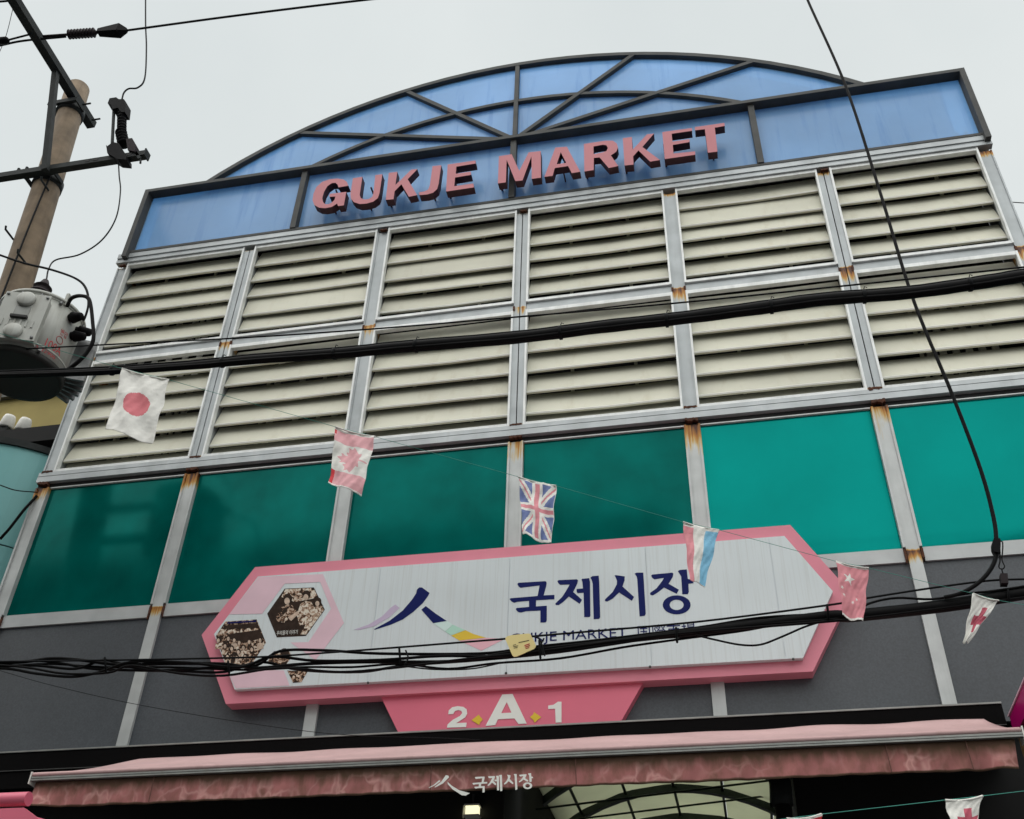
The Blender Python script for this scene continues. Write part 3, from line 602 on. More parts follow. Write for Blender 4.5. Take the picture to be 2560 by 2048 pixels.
# ================================================================== hexagonal market sign
Y_BOX, Y_FACE = -0.092, -0.128
msg = thing('market_sign', (3.76, -0.15, 4.04), 'long pink-framed hexagonal sign reading 국제시장 in navy on white', 'sign')
def sign():
    K = 1.18738
    outer = plane_pts(zoom([(65, 775), (425, 318)], 480, 1300, 2.695) + zoom([(150, 303), (559, 760), (303, 1290)], 1920, 1200, 2.695) + zoom([(228, 1240)], 480, 1300, 2.695), Y_BOX)
    part('frame', MB().prism(outer, Y_BOX, 0.0035), 'pink', msg)
    fp = plane_pts([(535, 1585.6), (645, 1441.6), (1960.8, 1340), (2082, 1478), (2007, 1645), (586.5, 1724)], Y_FACE)
    # vertical joints split the face into film-covered sheets
    face = part('face', MB().prism(fp, Y_FACE, Y_BOX - 0.001), 'face', msg)
    Yp = Y_FACE - 0.0015
    n = [0]
    def pr(name, poly, m, holes=(), lift=0.0, zz=None):
        if zz: poly = plane_pts(zoom(poly, *zz), Yp); holes = [plane_pts(zoom(h, *zz), Yp) for h in holes]
        return part(name, MB().prism(poly, Yp - lift, Yp - lift + 0.001, holes), m, face)
    H = (480, 1380, 4.791)
    pr('print_field', [(795, 300), (1568, 266), (1820, 850), (1480, 1295), (1180, 1085), (1395, 1080), (1665, 680), (1535, 360), (1110, 380), (840, 740), (445, 748)], 'rose2', zz=H)
    pr('print_field', [(455, 1490), (760, 1410), (1100, 1420), (1170, 1600), (522, 1634)], 'rose2', zz=H)
    pr('printed_scene', [(1110, 440), (1460, 425), (1590, 690), (1365, 1005), (1015, 1022), (900, 740)], 'sepia', zz=H)
    # generic figures: two seated people, and a crowd under a canopy
    def ell(cx, cy, rx, ry, k=14): return [(cx + rx * math.cos(2 * PI * i / k), cy + ry * math.sin(2 * PI * i / k)) for i in range(k)]
    L1 = 0.0015
    pr('printed_figure', [(1120, 447), (1455, 432), (1500, 520), (1450, 560), (1230, 600), (1070, 540)], 'photo_light', lift=L1 * 0.6, zz=H)
    pr('printed_figure', [(1080, 650), (1130, 620), (1200, 640), (1265, 730), (1190, 800), (1120, 830), (1010, 780)], 'photo_mid', lift=L1, zz=H)
    pr('printed_figure', [(1300, 620), (1360, 590), (1430, 600), (1480, 700), (1420, 860), (1290, 880), (1255, 760)], 'photo_light', lift=L1, zz=H)
    pr('printed_figure', [(1480, 640), (1560, 650), (1580, 700), (1440, 890), (1370, 990), (1300, 990), (1400, 800)], 'photo_light', lift=L1 * 1.2, zz=H)
    for cx, cy, rr_ in ((1145, 580, 46), (1370, 535, 42), (1508, 610, 34)):
        pr('printed_figure', ell(cx + 4, cy - 20, rr_ * 1.15, rr_ * 1.25), 'sepia', lift=2 * L1, zz=H); pr('printed_figure', ell(cx - 4, cy + 12, rr_ * 0.72, rr_ * 0.9), 'skin', lift=3 * L1, zz=H)
    pr('printed_figure', [(1150, 790), (1270, 710), (1285, 740), (1190, 830)], 'skin', lift=3 * L1, zz=H)
    pr('printed_figure', [(1010, 800), (1130, 795), (1110, 850), (1030, 840)], 'photo_light', lift=3 * L1, zz=H)
    pr('printed_scene', [(400, 835), (775, 808), (885, 1085), (700, 1370), (420, 1380), (285, 1010)], 'photo_mid', zz=H)
    pr('printed_figure', [(425, 845), (770, 822), (778, 838), (425, 862)], 'navy', lift=2 * L1, zz=H)
    pr('printed_figure', [(385, 885), (790, 850), (800, 905), (370, 925)], 'sepia', lift=L1, zz=H)
    pr('printed_figure', [(340, 945), (690, 915), (690, 955), (330, 980)], 'photo_light', lift=L1, zz=H)
    pr('printed_figure', [(420, 990), (820, 930), (840, 1030), (640, 1090), (470, 1050)], 'sepia', lift=L1 * 0.7, zz=H)
    rnd = random.Random(3)
    for k, (cx, cy) in enumerate(((320, 1060), (440, 1040), (510, 1060), (570, 1090), (690, 1080), (820, 1060), (400, 1130), (480, 1160), (560, 1200), (620, 1150), (720, 1170), (430, 1260), (540, 1270), (640, 1260))):
        pr('printed_figure', [(cx - 42, cy + 105), (cx - 36, cy + 40), (cx, cy + 25), (cx + 34, cy + 44), (cx + 36, cy + 100)], ('photo_light', 'photo_mid', 'skin')[k % 3], lift=L1 * (1 + 0.05 * k), zz=H)
        pr('printed_figure', ell(cx, cy - 6, 26, 34, 10), 'sepia', lift=2 * L1 + 0.00005 * k, zz=H); pr('printed_figure', ell(cx - 2, cy + 4, 17, 25, 10), 'skin', lift=3 * L1 + 0.00005 * k, zz=H)
    pr('printed_scene', [(900, 1330), (980, 1190), (1160, 1165), (1190, 1260), (1120, 1360)], 'photo_mid', zz=H)
    pr('printed_figure', ell(1110, 1200, 55, 45), 'sepia', lift=L1, zz=H)
    pr('printed_scene', [(1140, 1420), (1385, 1430), (1310, 1560), (1210, 1568)], 'photo_mid', zz=H)
    # emblem
    E_ = (480, 1300, 2.695)
    pr('emblem_stroke', [(1515, 470), (1530, 455), (1550, 455), (1600, 492), (1590, 512), (1555, 560), (1490, 620), (1420, 670), (1340, 705), (1230, 740), (1228, 735), (1330, 680), (1420, 610), (1480, 540), (1510, 495)], 'navy', zz=E_)
    pr('emblem_stroke', [(1370, 570), (1398, 592), (1330, 655), (1230, 715), (1130, 740), (1090, 740), (1190, 705), (1280, 650), (1340, 590)], 'lilac', zz=E_)
    pr('emblem_stroke', [(1575, 580), (1640, 630), (1715, 680), (1625, 695), (1545, 605)], 'navy', zz=E_)
    pr('emblem_stroke', [(1630, 697), (1722, 682), (1755, 705), (1705, 752)], 'mint2', zz=E_)
    pr('emblem_stroke', [(1757, 706), (1840, 742), (1745, 778), (1707, 753)], 'mint', zz=E_)
    pr('emblem_stroke', [(1842, 743), (1900, 770), (1980, 793), (1800, 812), (1747, 779)], 'yellow', zz=E_)
    pr('emblem_stroke', [(1802, 814), (1982, 795), (2110, 800), (1950, 880)], 'rose', zz=E_)
    # 국제시장
    for name, poly, holes in HANGUL: pr('lettering_stroke', [HZ(p) for p in poly], 'navy', [[HZ(p) for p in h] for h in holes], zz=(1240, 1440, 3.9926))
    # small line of roman and Chinese characters
    def line(body, pa, pb, top, cells=None, m='navy'):
        a, b = at(*pa, Yp - 0.001), at(*pb, Yp - 0.001); up = at(*top, Yp - 0.001) - a
        mb = writing(body, lambda u, v: a.lerp(b, u) + Vector((0, 0, up.z)) * v)
        for g in glyphs(mb, a.x, b.x, cells): part('character', g, m, face, recalc=False)
    zz = lambda x, y: (1240 + x / 3.9926, 1440 + y / 3.9926)
    line('GUKJE MARKET', zz(138, 702), zz(1312, 638), zz(138, 578))
    line('国際市場', zz(1418, 626), zz(1998, 590), zz(1418, 494), 4)
    h = lambda x, y: (480 + x / 4.791, 1380 + y / 4.791)
    a, b = at(*h(1010, 1000), Yp - 0.006), at(*h(1260, 985), Yp - 0.006)
    part('lettering', writing('우리들의 이야기', lambda u, v: a.lerp(b, u) + Vector((0, 0, 0.032)) * v), 'white', face, recalc=False)['kind'] = 'stuff'
    # rivets along the lower edge and joint lines of the film
    for px, py in ((920, 1707), (1265, 1683), (1625, 1667), (1983, 1648)):
        c = at(px, py, Y_FACE - 0.003); part('rivet', MB().lathe(c, (0, -1, 0), [(-0.002, 0.008), (0.004, 0.007), (0.006, 0.002)], 10), 'frame', msg)
    for p, q in (((921, 1424), (918, 1703)), ((1268, 1397), (1265, 1680)), ((1625, 1370), (1629, 1662)), ((1936, 1346), (1963, 1640))):
        a, b = at(*p, Y_FACE), at(*q, Y_FACE)
        part('film_joint', MB().box(b.x, b.x + 0.0025, Y_FACE - 0.0009, Y_FACE + 0.01, b.z, a.z), 'backing', face)
def HZ(p): return p
def z2(pts): return [(x * 1.4815 - 159.7, y * 1.4815 - 559.0) for x, y in pts]
def ring(cx, cy, rx, ry, n=28): return [(cx + rx * math.cos(2 * PI * k / n), cy + ry * math.sin(2 * PI * k / n)) for k in range(n)]
HANGUL = [
 ('guk', [(213,80),(225,68),(490,52),(503,58),(505,75),(500,105),(475,194),(583,189),(583,232),(400,243),(398,304),(507,297),(507,440),(500,460),(480,465),(443,465),(443,345),(300,352),(250,365),(225,362),(205,345),(197,330),(205,320),(330,309),(330,248),(215,258),(180,268),(155,255),(135,230),(150,222),(415,200),(435,95),(265,115),(245,118),(225,105)], []),
 ('je', [(612,50),(625,42),(805,33),(818,42),(812,75),(770,160),(858,238),(835,278),(728,205),(670,260),(625,290),(600,290),(590,278),(605,262),(660,210),(705,140),(735,85),(640,88),(622,72)], []),
 ('je', [(805,130),(868,125),(862,60),(853,35),(862,28),(930,22),(938,60),(942,395),(935,410),(880,410),(874,168),(815,170),(805,158)], []),
 ('je', [(942,18),(960,2),(1025,-3),(1030,60),(1040,410),(1030,428),(975,432),(965,80),(955,40)], []),
 ('si', [(1183,-6),(1200,-8),(1285,5),(1283,45),(1262,105),(1378,210),(1355,247),(1228,165),(1165,225),(1110,255),(1090,250),(1086,238),(1100,222),(1165,160),(1205,85),(1208,50),(1195,15)], []),
 ('si', [(1384,-23),(1403,-33),(1470,-33),(1474,34),(1495,377),(1485,396),(1433,404),(1410,34),(1403,4)], []),
 ('jang', z2([(1153,375),(1160,368),(1295,355),(1303,362),(1298,385),(1270,430),(1340,470),(1325,497),(1240,455),(1195,490),(1165,508),(1148,505),(1145,492),(1190,460),(1225,415),(1240,390),(1175,400),(1160,390)]), []),
 ('jang', z2([(1333,345),(1345,337),(1393,333),(1400,398),(1425,402),(1440,425),(1404,430),(1407,485),(1400,500),(1363,500),(1355,380)]), []),
 ('jang', z2(ring(1325,572,94,64)), [z2(ring(1325,572,47,35))]),
]
sign()

# ================================================================== pink lane-number sign under it
ls = thing('lane_number_sign', (3.81, -0.1, 3.87), 'small pink trapezoid sign reading 2 A 1 below the long sign', 'sign')
def lane():
    Y = -0.062
    tl, tr, br, bl = [at(x, y, Y) for x, y in ((952, 1742), (1608, 1706), (1540, 1812), (1003, 1832))]
    part('panel', MB().prism([(tl.x, tl.z), (tr.x, tr.z), (br.x, br.z - 0.03), (bl.x, bl.z - 0.03)], Y, 0.0035), 'pink2', ls)
    zz = (1040, 1640, 3.5933)
    def pr(name, poly, m, holes=()):
        p = plane_pts(zoom(poly, *zz), Y - 0.0015)
        part(name, MB().prism(p, Y - 0.003, Y - 0.001, [plane_pts(zoom(h, *zz), Y - 0.0015) for h in holes]), m, ls)
    pr('numeral', [(290,525),(295,490),(325,462),(375,452),(425,458),(455,480),(460,520),(440,555),(385,590),(360,605),(455,600),(450,640),(278,645),(285,615),(330,575),(395,540),(415,515),(408,495),(380,487),(350,495),(335,522)], 'white')
    pr('letter', [(775,347),(868,342),(995,608),(920,612),(885,562),(735,570),(712,622),(625,630)], 'white', [[(815,415),(858,510),(765,515)]])
    pr('numeral', [(1275,412),(1307,412),(1307,598),(1255,600),(1250,475),(1188,477),(1188,447),(1235,440)], 'white')
    pr('arrow', [(500,578),(565,528),(575,545),(600,572),(575,600),(568,622)], 'yellow')
    pr('arrow', [(1025,550),(1055,525),(1060,505),(1125,550),(1065,600),(1055,578)], 'yellow')
lane()

# ================================================================== black canopy beam and the pink awning
cb = thing('canopy_beam', (2.6, -0.1, 3.6), 'black metal canopy beam running above the pink awning', 'beam')
part('fascia', MB().box(-1.2, 6.47, -0.20, 0.0, 3.765, 3.878), 'blackpaint', cb)
part('drip_cap', MB().box(-1.2, 6.47, -0.206, 0.002, 3.879, 3.888), 'alu', cb)
part('fascia', MB().box(-1.2, 6.47, -0.195, 0.06, 3.655, 3.764), 'blackpaint', cb)
part('groove_strip', MB().box(-1.2, 6.47, -0.203, -0.19, 3.7625, 3.7665), 'frame', cb)
aw = thing('awning', (3.9, -0.65, 3.23), 'faded pink retractable awning with a stained valance reading 국제시장', 'awning')
def awning():
    XL, XR, YF, ZF = 1.487, 6.293, -1.10, 3.402
    XBL, XBR, YBk, ZBk = 1.52, 6.36, -0.215, 3.798
    nx, ny = 120, 12; vs = []; fs = []
    rnd = random.Random(5)
    ph = [(rnd.uniform(0, 6.28), rnd.uniform(1.5, 6), rnd.uniform(0.2, 1.0)) for _ in range(9)]
    for j in range(ny + 1):
        t = j / ny
        for i in range(nx + 1):
            s = i / nx
            x = (XBL + (XBR - XBL) * s) * (1 - t) + (XL + (XR - XL) * s) * t
            wv = sum(a * math.sin(p + f * x * 2 + t * 1.5 * f) for p, f, a in ph) * 0.0019 * (1 - t) ** 0.7
            z = ZBk + (ZF - ZBk) * t - 0.014 * math.sin(PI * t) + wv
            vs.append((x, YBk + (YF - YBk) * t, z))
    for j in range(ny):
        for i in range(nx):
            a = j * (nx + 1) + i; fs.append((a, a + 1, a + nx + 2, a + nx + 1))
    mb = MB().add(vs, fs, 0, True)
    fb = part('canopy_fabric', mb, 'fabric', aw); md = fb.modifiers.new('thickness', 'SOLIDIFY'); md.thickness = 0.003
    # rolled hem over the front bar, bar and end caps
    part('hem', MB().tube([(XL, YF - 0.004, ZF - 0.004), (XR, YF - 0.004, ZF - 0.004)], 0.012, 10), 'fabric', aw)
    part('front_bar', MB().box(XL - 0.006, XR + 0.006, YF - 0.012, YF + 0.010, 3.366, 3.374).box(XL - 0.006, XR + 0.006, YF - 0.006, YF + 0.010, 3.374, 3.377).box(XL - 0.006, XR + 0.006, YF - 0.012, YF + 0.010, 3.377, 3.386), 'alu', aw)
    for x in (XL - 0.013, XR + 0.0065): part('end_cap', MB().box(x, x + 0.0065, YF - 0.014, YF + 0.06, 3.35, 3.412), 'plastic', aw)
    # valance
    nx, nz = 260, 12; vs = []; fs = []
    for j in range(nz + 1):
        t = j / nz
        for i in range(nx + 1):
            s = i / nx; x = XL + 0.012 + (XR - XL - 0.04) * s + 0.018 * t * (1 - 2 * s) + 0.01 * t * math.sin(9 * s)
            fold = 0.003 * math.sin(x * 9 + 2 * math.sin(x * 3)) + 0.003 * math.sin(x * 23 + t * 3) + 0.004 * math.sin(x * 51 + 5 * t)
            if s < 0.035: fold -= 0.05 * (1 - s / 0.035) * t
            if s > 0.955: fold += 0.014 * math.sin((s - 0.955) / 0.045 * PI * 2) * (0.3 + t)
            vs.append((x, YF + 0.012 + fold * t, 3.366 - 0.133 * t - 0.0012 * t * math.sin(x * 4)))
    for j in range(nz):
        for i in range(nx):
            a = j * (nx + 1) + i; fs.append((a, a + 1, a + nx + 2, a + nx + 1))
    va = part('valance', MB().add(vs, fs, 0, True), 'valance', aw); md = va.modifiers.new('thickness', 'SOLIDIFY'); md.thickness = 0.002
    for x in (2.17, 3.62, 4.32, 5.72, 6.06):
        part('seam', MB().tube([(x, YF + 0.004, 3.364), (x + 0.002, YF + 0.002, 3.29), (x + 0.004, YF + 0.0, 3.237)], 0.0022, 5), 'seamcloth', va)
    # white print
    zz = (1040, 1930, 4.9); Yv = YF - 0.008
    for poly in ([(365, 40), (395, 45), (405, 65), (330, 140), (235, 190), (225, 185), (310, 120)], [(285, 100), (300, 112), (230, 165), (165, 195), (155, 190), (215, 160)], [(385, 120), (440, 170), (530, 225), (660, 260), (610, 290), (560, 285), (450, 215), (390, 150)]):
        part('emblem_stroke', MB().prism(plane_pts(zoom(poly, *zz), Yv), Yv, Yv + 0.001), 'white', va)
    def mp(p): return (690 + (p[0] - 135) / (1975 - 135) * 747, (p[1] - 20) * 0.42 + 72 - (p[0] - 135) * 0.0 )
    def aff(p):
        u = (p[0] - 135) / 1840.0; base = 465 - u * 75; v = (p[1] - (55 - u * 110)) / (base + 5 - (55 - u * 110))
        return (690 + 747 * u, (55 - 35 * u) + v * (200 - 5 * u))
    for name, poly, holes in HANGUL:
        part('lettering_stroke', MB().prism(plane_pts(zoom([aff(p) for p in poly], *zz), Yv), Yv, Yv + 0.001, [plane_pts(zoom([aff(p) for p in h], *zz), Yv) for h in holes]), 'white', va)
    for x in (2.3, 3.85, 5.4):
        part('folding_arm', MB().bar((x, -0.20, 3.66), (x + 0.28, -0.66, 3.52), 0.035, 0.03).bar((x + 0.28, -0.66, 3.52), (x, YF + 0.05, 3.385), 0.03, 0.025), 'alu', aw)
    for x in (3.62, 5.0):
        part('wall_bracket', MB().box(x, x + 0.05, -0.25, -0.19, 3.735, 3.775), 'plastic', aw)
awning()
# neighbour's pink awning roll and valance, at the lower left corner
na = thing('neighbour_awning', (1.3, -1.3, 3.0), 'second pink awning, rolled up, at the lower left corner', 'awning')
def neighbour():
    part('rolled_fabric', MB().tube([(-0.6, -1.28, 3.218), (1.63, -1.28, 3.214)], 0.034, 16), 'pink2', na)
    part('valance', MB().prism([(-0.6, 3.163), (1.638, 3.163), (1.74, 3.105), (1.74, 2.95), (-0.6, 2.95)], -1.31, -1.28), 'pink2', na)
    part('side_gusset', MB().hexa([(1.62, -1.27, 3.14), (1.95, -1.05, 3.08), (1.95, -1.05, 3.0), (1.62, -1.27, 3.0), (1.62, -1.25, 3.15), (1.95, -1.03, 3.10), (1.95, -1.03, 3.0), (1.62, -1.25, 3.0)]), 'pink2', na)
neighbour()

# ================================================================== inside the gate
def inside():
    sh = thing('shop_block', (1.6, 1.6, 0), 'unlit shop fronts inside the gate, left of the passage', 'shop')
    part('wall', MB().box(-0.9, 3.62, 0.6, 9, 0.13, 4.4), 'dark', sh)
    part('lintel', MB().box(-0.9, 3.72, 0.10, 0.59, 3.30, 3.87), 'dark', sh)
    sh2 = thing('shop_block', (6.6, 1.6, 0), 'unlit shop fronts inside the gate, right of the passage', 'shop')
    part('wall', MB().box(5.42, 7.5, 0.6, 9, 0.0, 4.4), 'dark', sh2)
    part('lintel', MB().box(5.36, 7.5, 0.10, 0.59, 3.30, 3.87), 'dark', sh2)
    rf = thing('arcade_roof', (4.55, 5, 4.2), 'pale vaulted arcade roof with dark green ribs behind the awning', 'roof')
    cx, cz, R = 4.55, 2.87, 1.62
    angs = [math.radians(a) for a in range(20, 161, 14)]
    def pt(a, y, r=R): return (cx + r * math.cos(a), y, cz + r * math.sin(a))
    ys = [1.2 + 0.75 * k for k in range(11)]
    for k, y in enumerate(ys):
        mb = MB(); n = 28; vs = []
        for i in range(n + 1):
            a = math.radians(14 + 152 * i / n)
            vs += [pt(a, y - 0.03, R - 0.06), pt(a, y - 0.03, R - 0.004), pt(a, y + 0.03, R - 0.004), pt(a, y + 0.03, R - 0.06)]
        fs = [(i * 4 + j, i * 4 + (j + 1) % 4, i * 4 + 4 + (j + 1) % 4, i * 4 + 4 + j) for i in range(n) for j in range(4)] + [(0, 1, 2, 3), (n * 4 + 3, n * 4 + 2, n * 4 + 1, n * 4)]
        part('rib', mb.add(vs, fs), 'rib', rf)
        if k + 1 < len(ys):
            for a, b in zip(angs, angs[1:]):
                q = [pt(a + 0.005, y + 0.005), pt(b - 0.005, y + 0.005), pt(b - 0.005, ys[k + 1] - 0.005), pt(a + 0.005, ys[k + 1] - 0.005)]
                q2 = [(v[0] - cx, v[1], v[2] - cz) for v in q]; q2 = [(cx + v[0] * 1.004, v[1], cz + v[2] * 1.004) for v in q2]
                part('roof_sheet', MB().hexa(q + q2), 'roofsheet', rf)
    for a in angs[1:-1]: part('purlin', MB().tube([pt(a, ys[0], R - 0.02), pt(a, ys[-1], R - 0.02)], 0.012, 6), 'rib', rf)
    for z, y in ((3.95, 1.6), (4.1, 2.4)):
        part('tie_rod', MB().tube([(3.2, y, z), (5.4, y + 0.2, z + 0.25)], 0.008, 6), 'rib', rf)
    po = thing('downpipe', (5.285, 0.03, 0), 'round grey-green steel post under the right end of the awning', 'post')
    part('shaft', MB().lathe((5.285, 0.03, 0.0), (0, 0, 1), [(0, 0.045), (3.50, 0.045)], 16), 'armsteel', po)
    part('collar', MB().lathe((5.285, 0.03, 3.46), (0, 0, 1), [(0, 0.05), (0.0, 0.056), (0.05, 0.056), (0.139, 0.06)], 16), 'armsteel', po)
    lp = thing('hanging_lamp', (3.545, 0.07, 3.46), 'small square pale yellow lamp hanging in the dark gateway', 'lamp')
    part('lamp_glass', MB().box(3.508, 3.582, 0.04, 0.09, 3.478, 3.526), 'lampglass', lp)
    part('frame', MB().box(3.500, 3.590, 0.035, 0.095, 3.527, 3.536).box(3.500, 3.590, 0.035, 0.095, 3.468, 3.4775).box(3.488, 3.496, 0.06, 0.07, 3.466, 3.536), 'plastic', lp)
    part('hanger', MB().box(3.54, 3.55, 0.06, 0.07, 3.536, 3.60), 'frame', lp)
inside()

# ================================================================== right edge: magenta projecting sign
ms = thing('projecting_sign', (6.55, -0.75, 3.5), 'magenta projecting shop sign with wooden underside at the right edge', 'sign')
part('panel', MB().box(6.485, 6.62, -1.2, -0.23, 3.685, 3.795), 'magenta', ms)
part('edge_strip', MB().box(6.478, 6.63, -1.205, -0.225, 3.7955, 3.803), 'magedge', ms)
part('wooden_base', MB().box(6.50, 6.75, -1.2, -0.23, 3.40, 3.684), 'wood', ms)

# ================================================================== left neighbours
tb = thing('aqua_building', (-0.9, 0.6, 0), 'aqua painted building with rounded corner beside the gate at the left', 'building')
def aqua():
    cx, cy, R = -1.02, 0.98, 1.10; vs = []; prof = []
    for k in range(25):
        a = math.radians(-100 + 125 * k / 24); prof.append((cx + R * math.cos(a), cy + R * math.sin(a)))
    poly = prof + [(-0.07, 3.0), (-4.0, 3.0), (-4.0, cy - R)]
    def wall(z0, z1, grow=0.0):
        mb = MB(); n = len(poly); q = [(cx + (x - cx) * (1 + grow), cy + (y - cy) * (1 + grow)) for x, y in poly]
        mb.add([(x, y, z0) for x, y in q] + [(x, y, z1) for x, y in q], [(i, (i + 1) % n, n + (i + 1) % n, n + i) for i in range(n)] + [tuple(range(n))[::-1], tuple(range(n, 2 * n))])
        return mb
    for z0, z1 in ((0.13, 3.4), (3.412, 5.66), (5.672, 6.55)): part('wall', wall(z0, z1), 'teal', tb)
    part('joint', wall(3.4, 5.68, -0.006), 'seam', tb)
    part('coping', wall(6.551, 6.61, 0.02), 'armsteel', tb)
aqua()
ob = thing('ochre_building', (-1.5, 2.5, 0), 'ochre rendered building rising behind the aqua building', 'building')
part('wall', MB().box(-4.5, -0.12, 0.95, 6, 0.13, 7.9), 'ochre', ob)
part('parapet', MB().box(-4.6, -0.11, 0.90, 6, 7.9, 8.0), 'concwall', ob)
for k, (px, py) in enumerate(((20, 1055), (60, 1063))):
    c = at(px, py, 0.42)
    fl = thing('floodlight', (c.x, 0.42, c.z - 0.14), ('white cup-shaped floodlight on the aqua coping, at the picture edge', 'white cup-shaped floodlight on the aqua coping, nearer the gate')[k], 'floodlight', 'floodlights on the aqua coping')
    part('housing', MB().lathe((c.x, 0.42, c.z - 0.07), (0.12, -0.1, 1), [(0, 0.060), (0.01, 0.066), (0.10, 0.054), (0.125, 0.045), (0.13, 0.02)], 12), 'plastic', fl)
    part('bracket', MB().box(c.x - 0.05, c.x + 0.05, 0.38, 0.46, c.z - 0.14, c.z - 0.072), 'armsteel', fl)
part('lamp_shelf', MB().box(-4.0, -0.20, 0.30, 0.93, 6.80, 6.96), 'dark', ob)
cbl = MB().tube(smooth_path([at(0, 1348, -0.05), at(25, 1320, -0.06), at(60, 1275, -0.05), at(92, 1240, -0.02)]), 0.011, 8)
single('loose_cable', cbl, 'black', 'black cable looping off the aqua wall at the left edge', 'cable')
single('wall_wire', MB().tube(smooth_path([at(0, 1213, -0.12), at(40, 1226, -0.08), at(93, 1231, -0.05)]), 0.005, 6), 'wire', 'thin wire sagging across the aqua wall', 'wire')

# ================================================================== utility pole with its arms
pole = thing('utility_pole', (0.53, -0.8, 0), 'concrete utility pole with steel crossarms at the left', 'pole')
def pole_x(z): return -0.27 + (z - 7.55) * (-0.108)
def utility():
    ztop = 10.30
    part('shaft', MB().tube([(pole_x(z), -0.8, z) for z in (0.0, 3, 6, 8, ztop - 0.02, ztop)], [0.165, 0.15, 0.132, 0.122, 0.108, 0.095], 24), 'concrete', pole)
    # lower arm, parallel to the street
    za = at(374, 386, -0.955).z; x0, x1 = -1.6, at(366, 386, -0.955).x
    mb = MB().box(x0, x1, -0.985, -0.925, za - 0.030, za + 0.030)
    mb2 = MB()
    arm = part('crossarm', mb, 'armsteel', pole)
    for x in (x1 - 0.14, x1 - 0.46, x1 - 0.54): part('slot', MB().box(x - 0.02, x + 0.02, -0.988, -0.984, za - 0.01, za + 0.012), 'seam', arm)
    part('end_cap', MB().box(x1, x1 + 0.012, -0.995, -0.915, za - 0.04, za + 0.04), 'armsteel', arm)
    # upper arm, across the street
    zu = 10.0
    part('crossarm', MB().box(-0.50, -0.42, -2.6, -0.56, zu - 0.05, zu + 0.03), 'armsteel', pole)
    part('brace', MB().bar((-0.46, -1.20, zu - 0.06), (pole_x(za) + 0.13, -1.012, za - 0.08), 0.05, 0.05), 'armsteel', pole)
    for z in (za, 9.88):
        part('pole_band', MB().lathe((pole_x(z), -0.8, z - 0.05), (0, 0, 1), [(0, 0.128), (0.10, 0.127)], 20), 'armsteel', pole)
        part('clamp', MB().box(pole_x(z) - 0.15, pole_x(z) + 0.15, -0.945, -0.915, z - 0.025, z + 0.025).box(pole_x(z) - 0.15, pole_x(z) - 0.135, -0.914, -0.80, z - 0.02, z + 0.02).box(pole_x(z) + 0.135, pole_x(z) + 0.15, -0.914, -0.80, z - 0.02, z + 0.02), 'armsteel', pole)
    for z, s in ((8.62, 0.10), (8.02, -0.09), (7.7, 0.1)):
        part('step_bolt', MB().tube([(pole_x(z) + s, -0.88, z), (pole_x(z) + s, -1.0, z), (pole_x(z) + s, -1.01, z + 0.03)], 0.009, 6), 'armsteel', pole)
    part('ground_wire', MB().tube(smooth_path([(pole_x(8.95) + 0.10, -0.90, 8.95), (pole_x(8.2) + 0.07, -0.93, 8.2), (pole_x(7.5) + 0.04, -0.94, 7.5), (pole_x(6.6) + 0.0, -0.945, 6.6)]), 0.008, 6), 'wire', pole)
    for x in (-0.62, -0.54, -0.40):
        part('bolt', MB().tube([(x, -0.955, za + 0.03), (x, -0.955, za + 0.085)], 0.014, 6), 'armsteel', pole)
    for y in (-0.62, -0.80):
        part('bolt', MB().tube([(-0.42, y, zu - 0.01), (-0.34, y, zu - 0.01)], 0.009, 6), 'armsteel', pole)
    part('bracket', MB().box(-0.26, 0.27, -1.12, -1.07, 6.56, 6.63).box(-0.24, 0.27, -1.12, -1.07, 6.24, 6.31), 'armsteel', pole)
utility()

# strain insulator on the upper arm, with its overhead line
si = thing('strain_insulator', (0.0, -1.47, 9.95), 'ribbed dark strain insulator on the upper crossarm', 'insulator')
def strain():
    a, b = at_z(150, 88, 9.99), at_z(318, 76, 9.99); d = (b - a); Ln = d.length; ax = d.normalized()
    f0, f1 = 0.12 * Ln, 0.53 * Ln; prof = [(-0.16, 0.012), (f0, 0.012)]
    n = 9
    for k in range(n):
        h = f0 + (f1 - f0) * k / n; st = (f1 - f0) / n
        prof += [(h, 0.026), (h + st * 0.35, 0.045), (h + st * 0.5, 0.045), (h + st * 0.6, 0.026)]
    prof += [(f1, 0.026), (f1 + 0.01, 0.014), (f1 + 0.04, 0.014)]
    part('shed_body', MB().lathe(a, ax, prof, 16), 'porcelain', si)
    p = a + ax * (f1 + 0.03)
    mb = MB().hexa([p + Vector(v) for v in ((0, -0.03, -0.025), (0, 0.03, -0.025), (0, 0.03, 0.02), (0, -0.03, 0.02))] + [p + ax * (Ln - f1 - 0.10) + Vector(v) for v in ((0, -0.045, -0.05), (0, 0.045, -0.05), (0, 0.045, 0.055), (0, -0.045, 0.055))])
    q = p + ax * (Ln - f1 - 0.10)
    mb.hexa([q + Vector(v) for v in ((0, -0.045, -0.05), (0, 0.045, -0.05), (0, 0.045, 0.055), (0, -0.045, 0.055))] + [b + Vector(v) for v in ((0, -0.015, -0.02), (0, 0.015, -0.02), (0, 0.015, 0.015), (0, -0.015, 0.015))])
    part('clamp_cover', mb, 'polymer', si)
strain()
def wire(name, pts, r, label, m='wire', cat='wire', n=8, ext=None):
    return single(name, MB().tube(extend(smooth_path(pts, n), *ext) if ext else smooth_path(pts, n), r, 6), m, label, cat)
wire('overhead_line', [at_z(312, 77, 9.99), at_z(600, 38, 9.99), at_z(930, -2, 10.0), at_z(1500, -65, 10.05), at_z(2600, -180, 10.2)], 0.010, 'overhead line running from the strain insulator across the sky', ext=(0, 14))
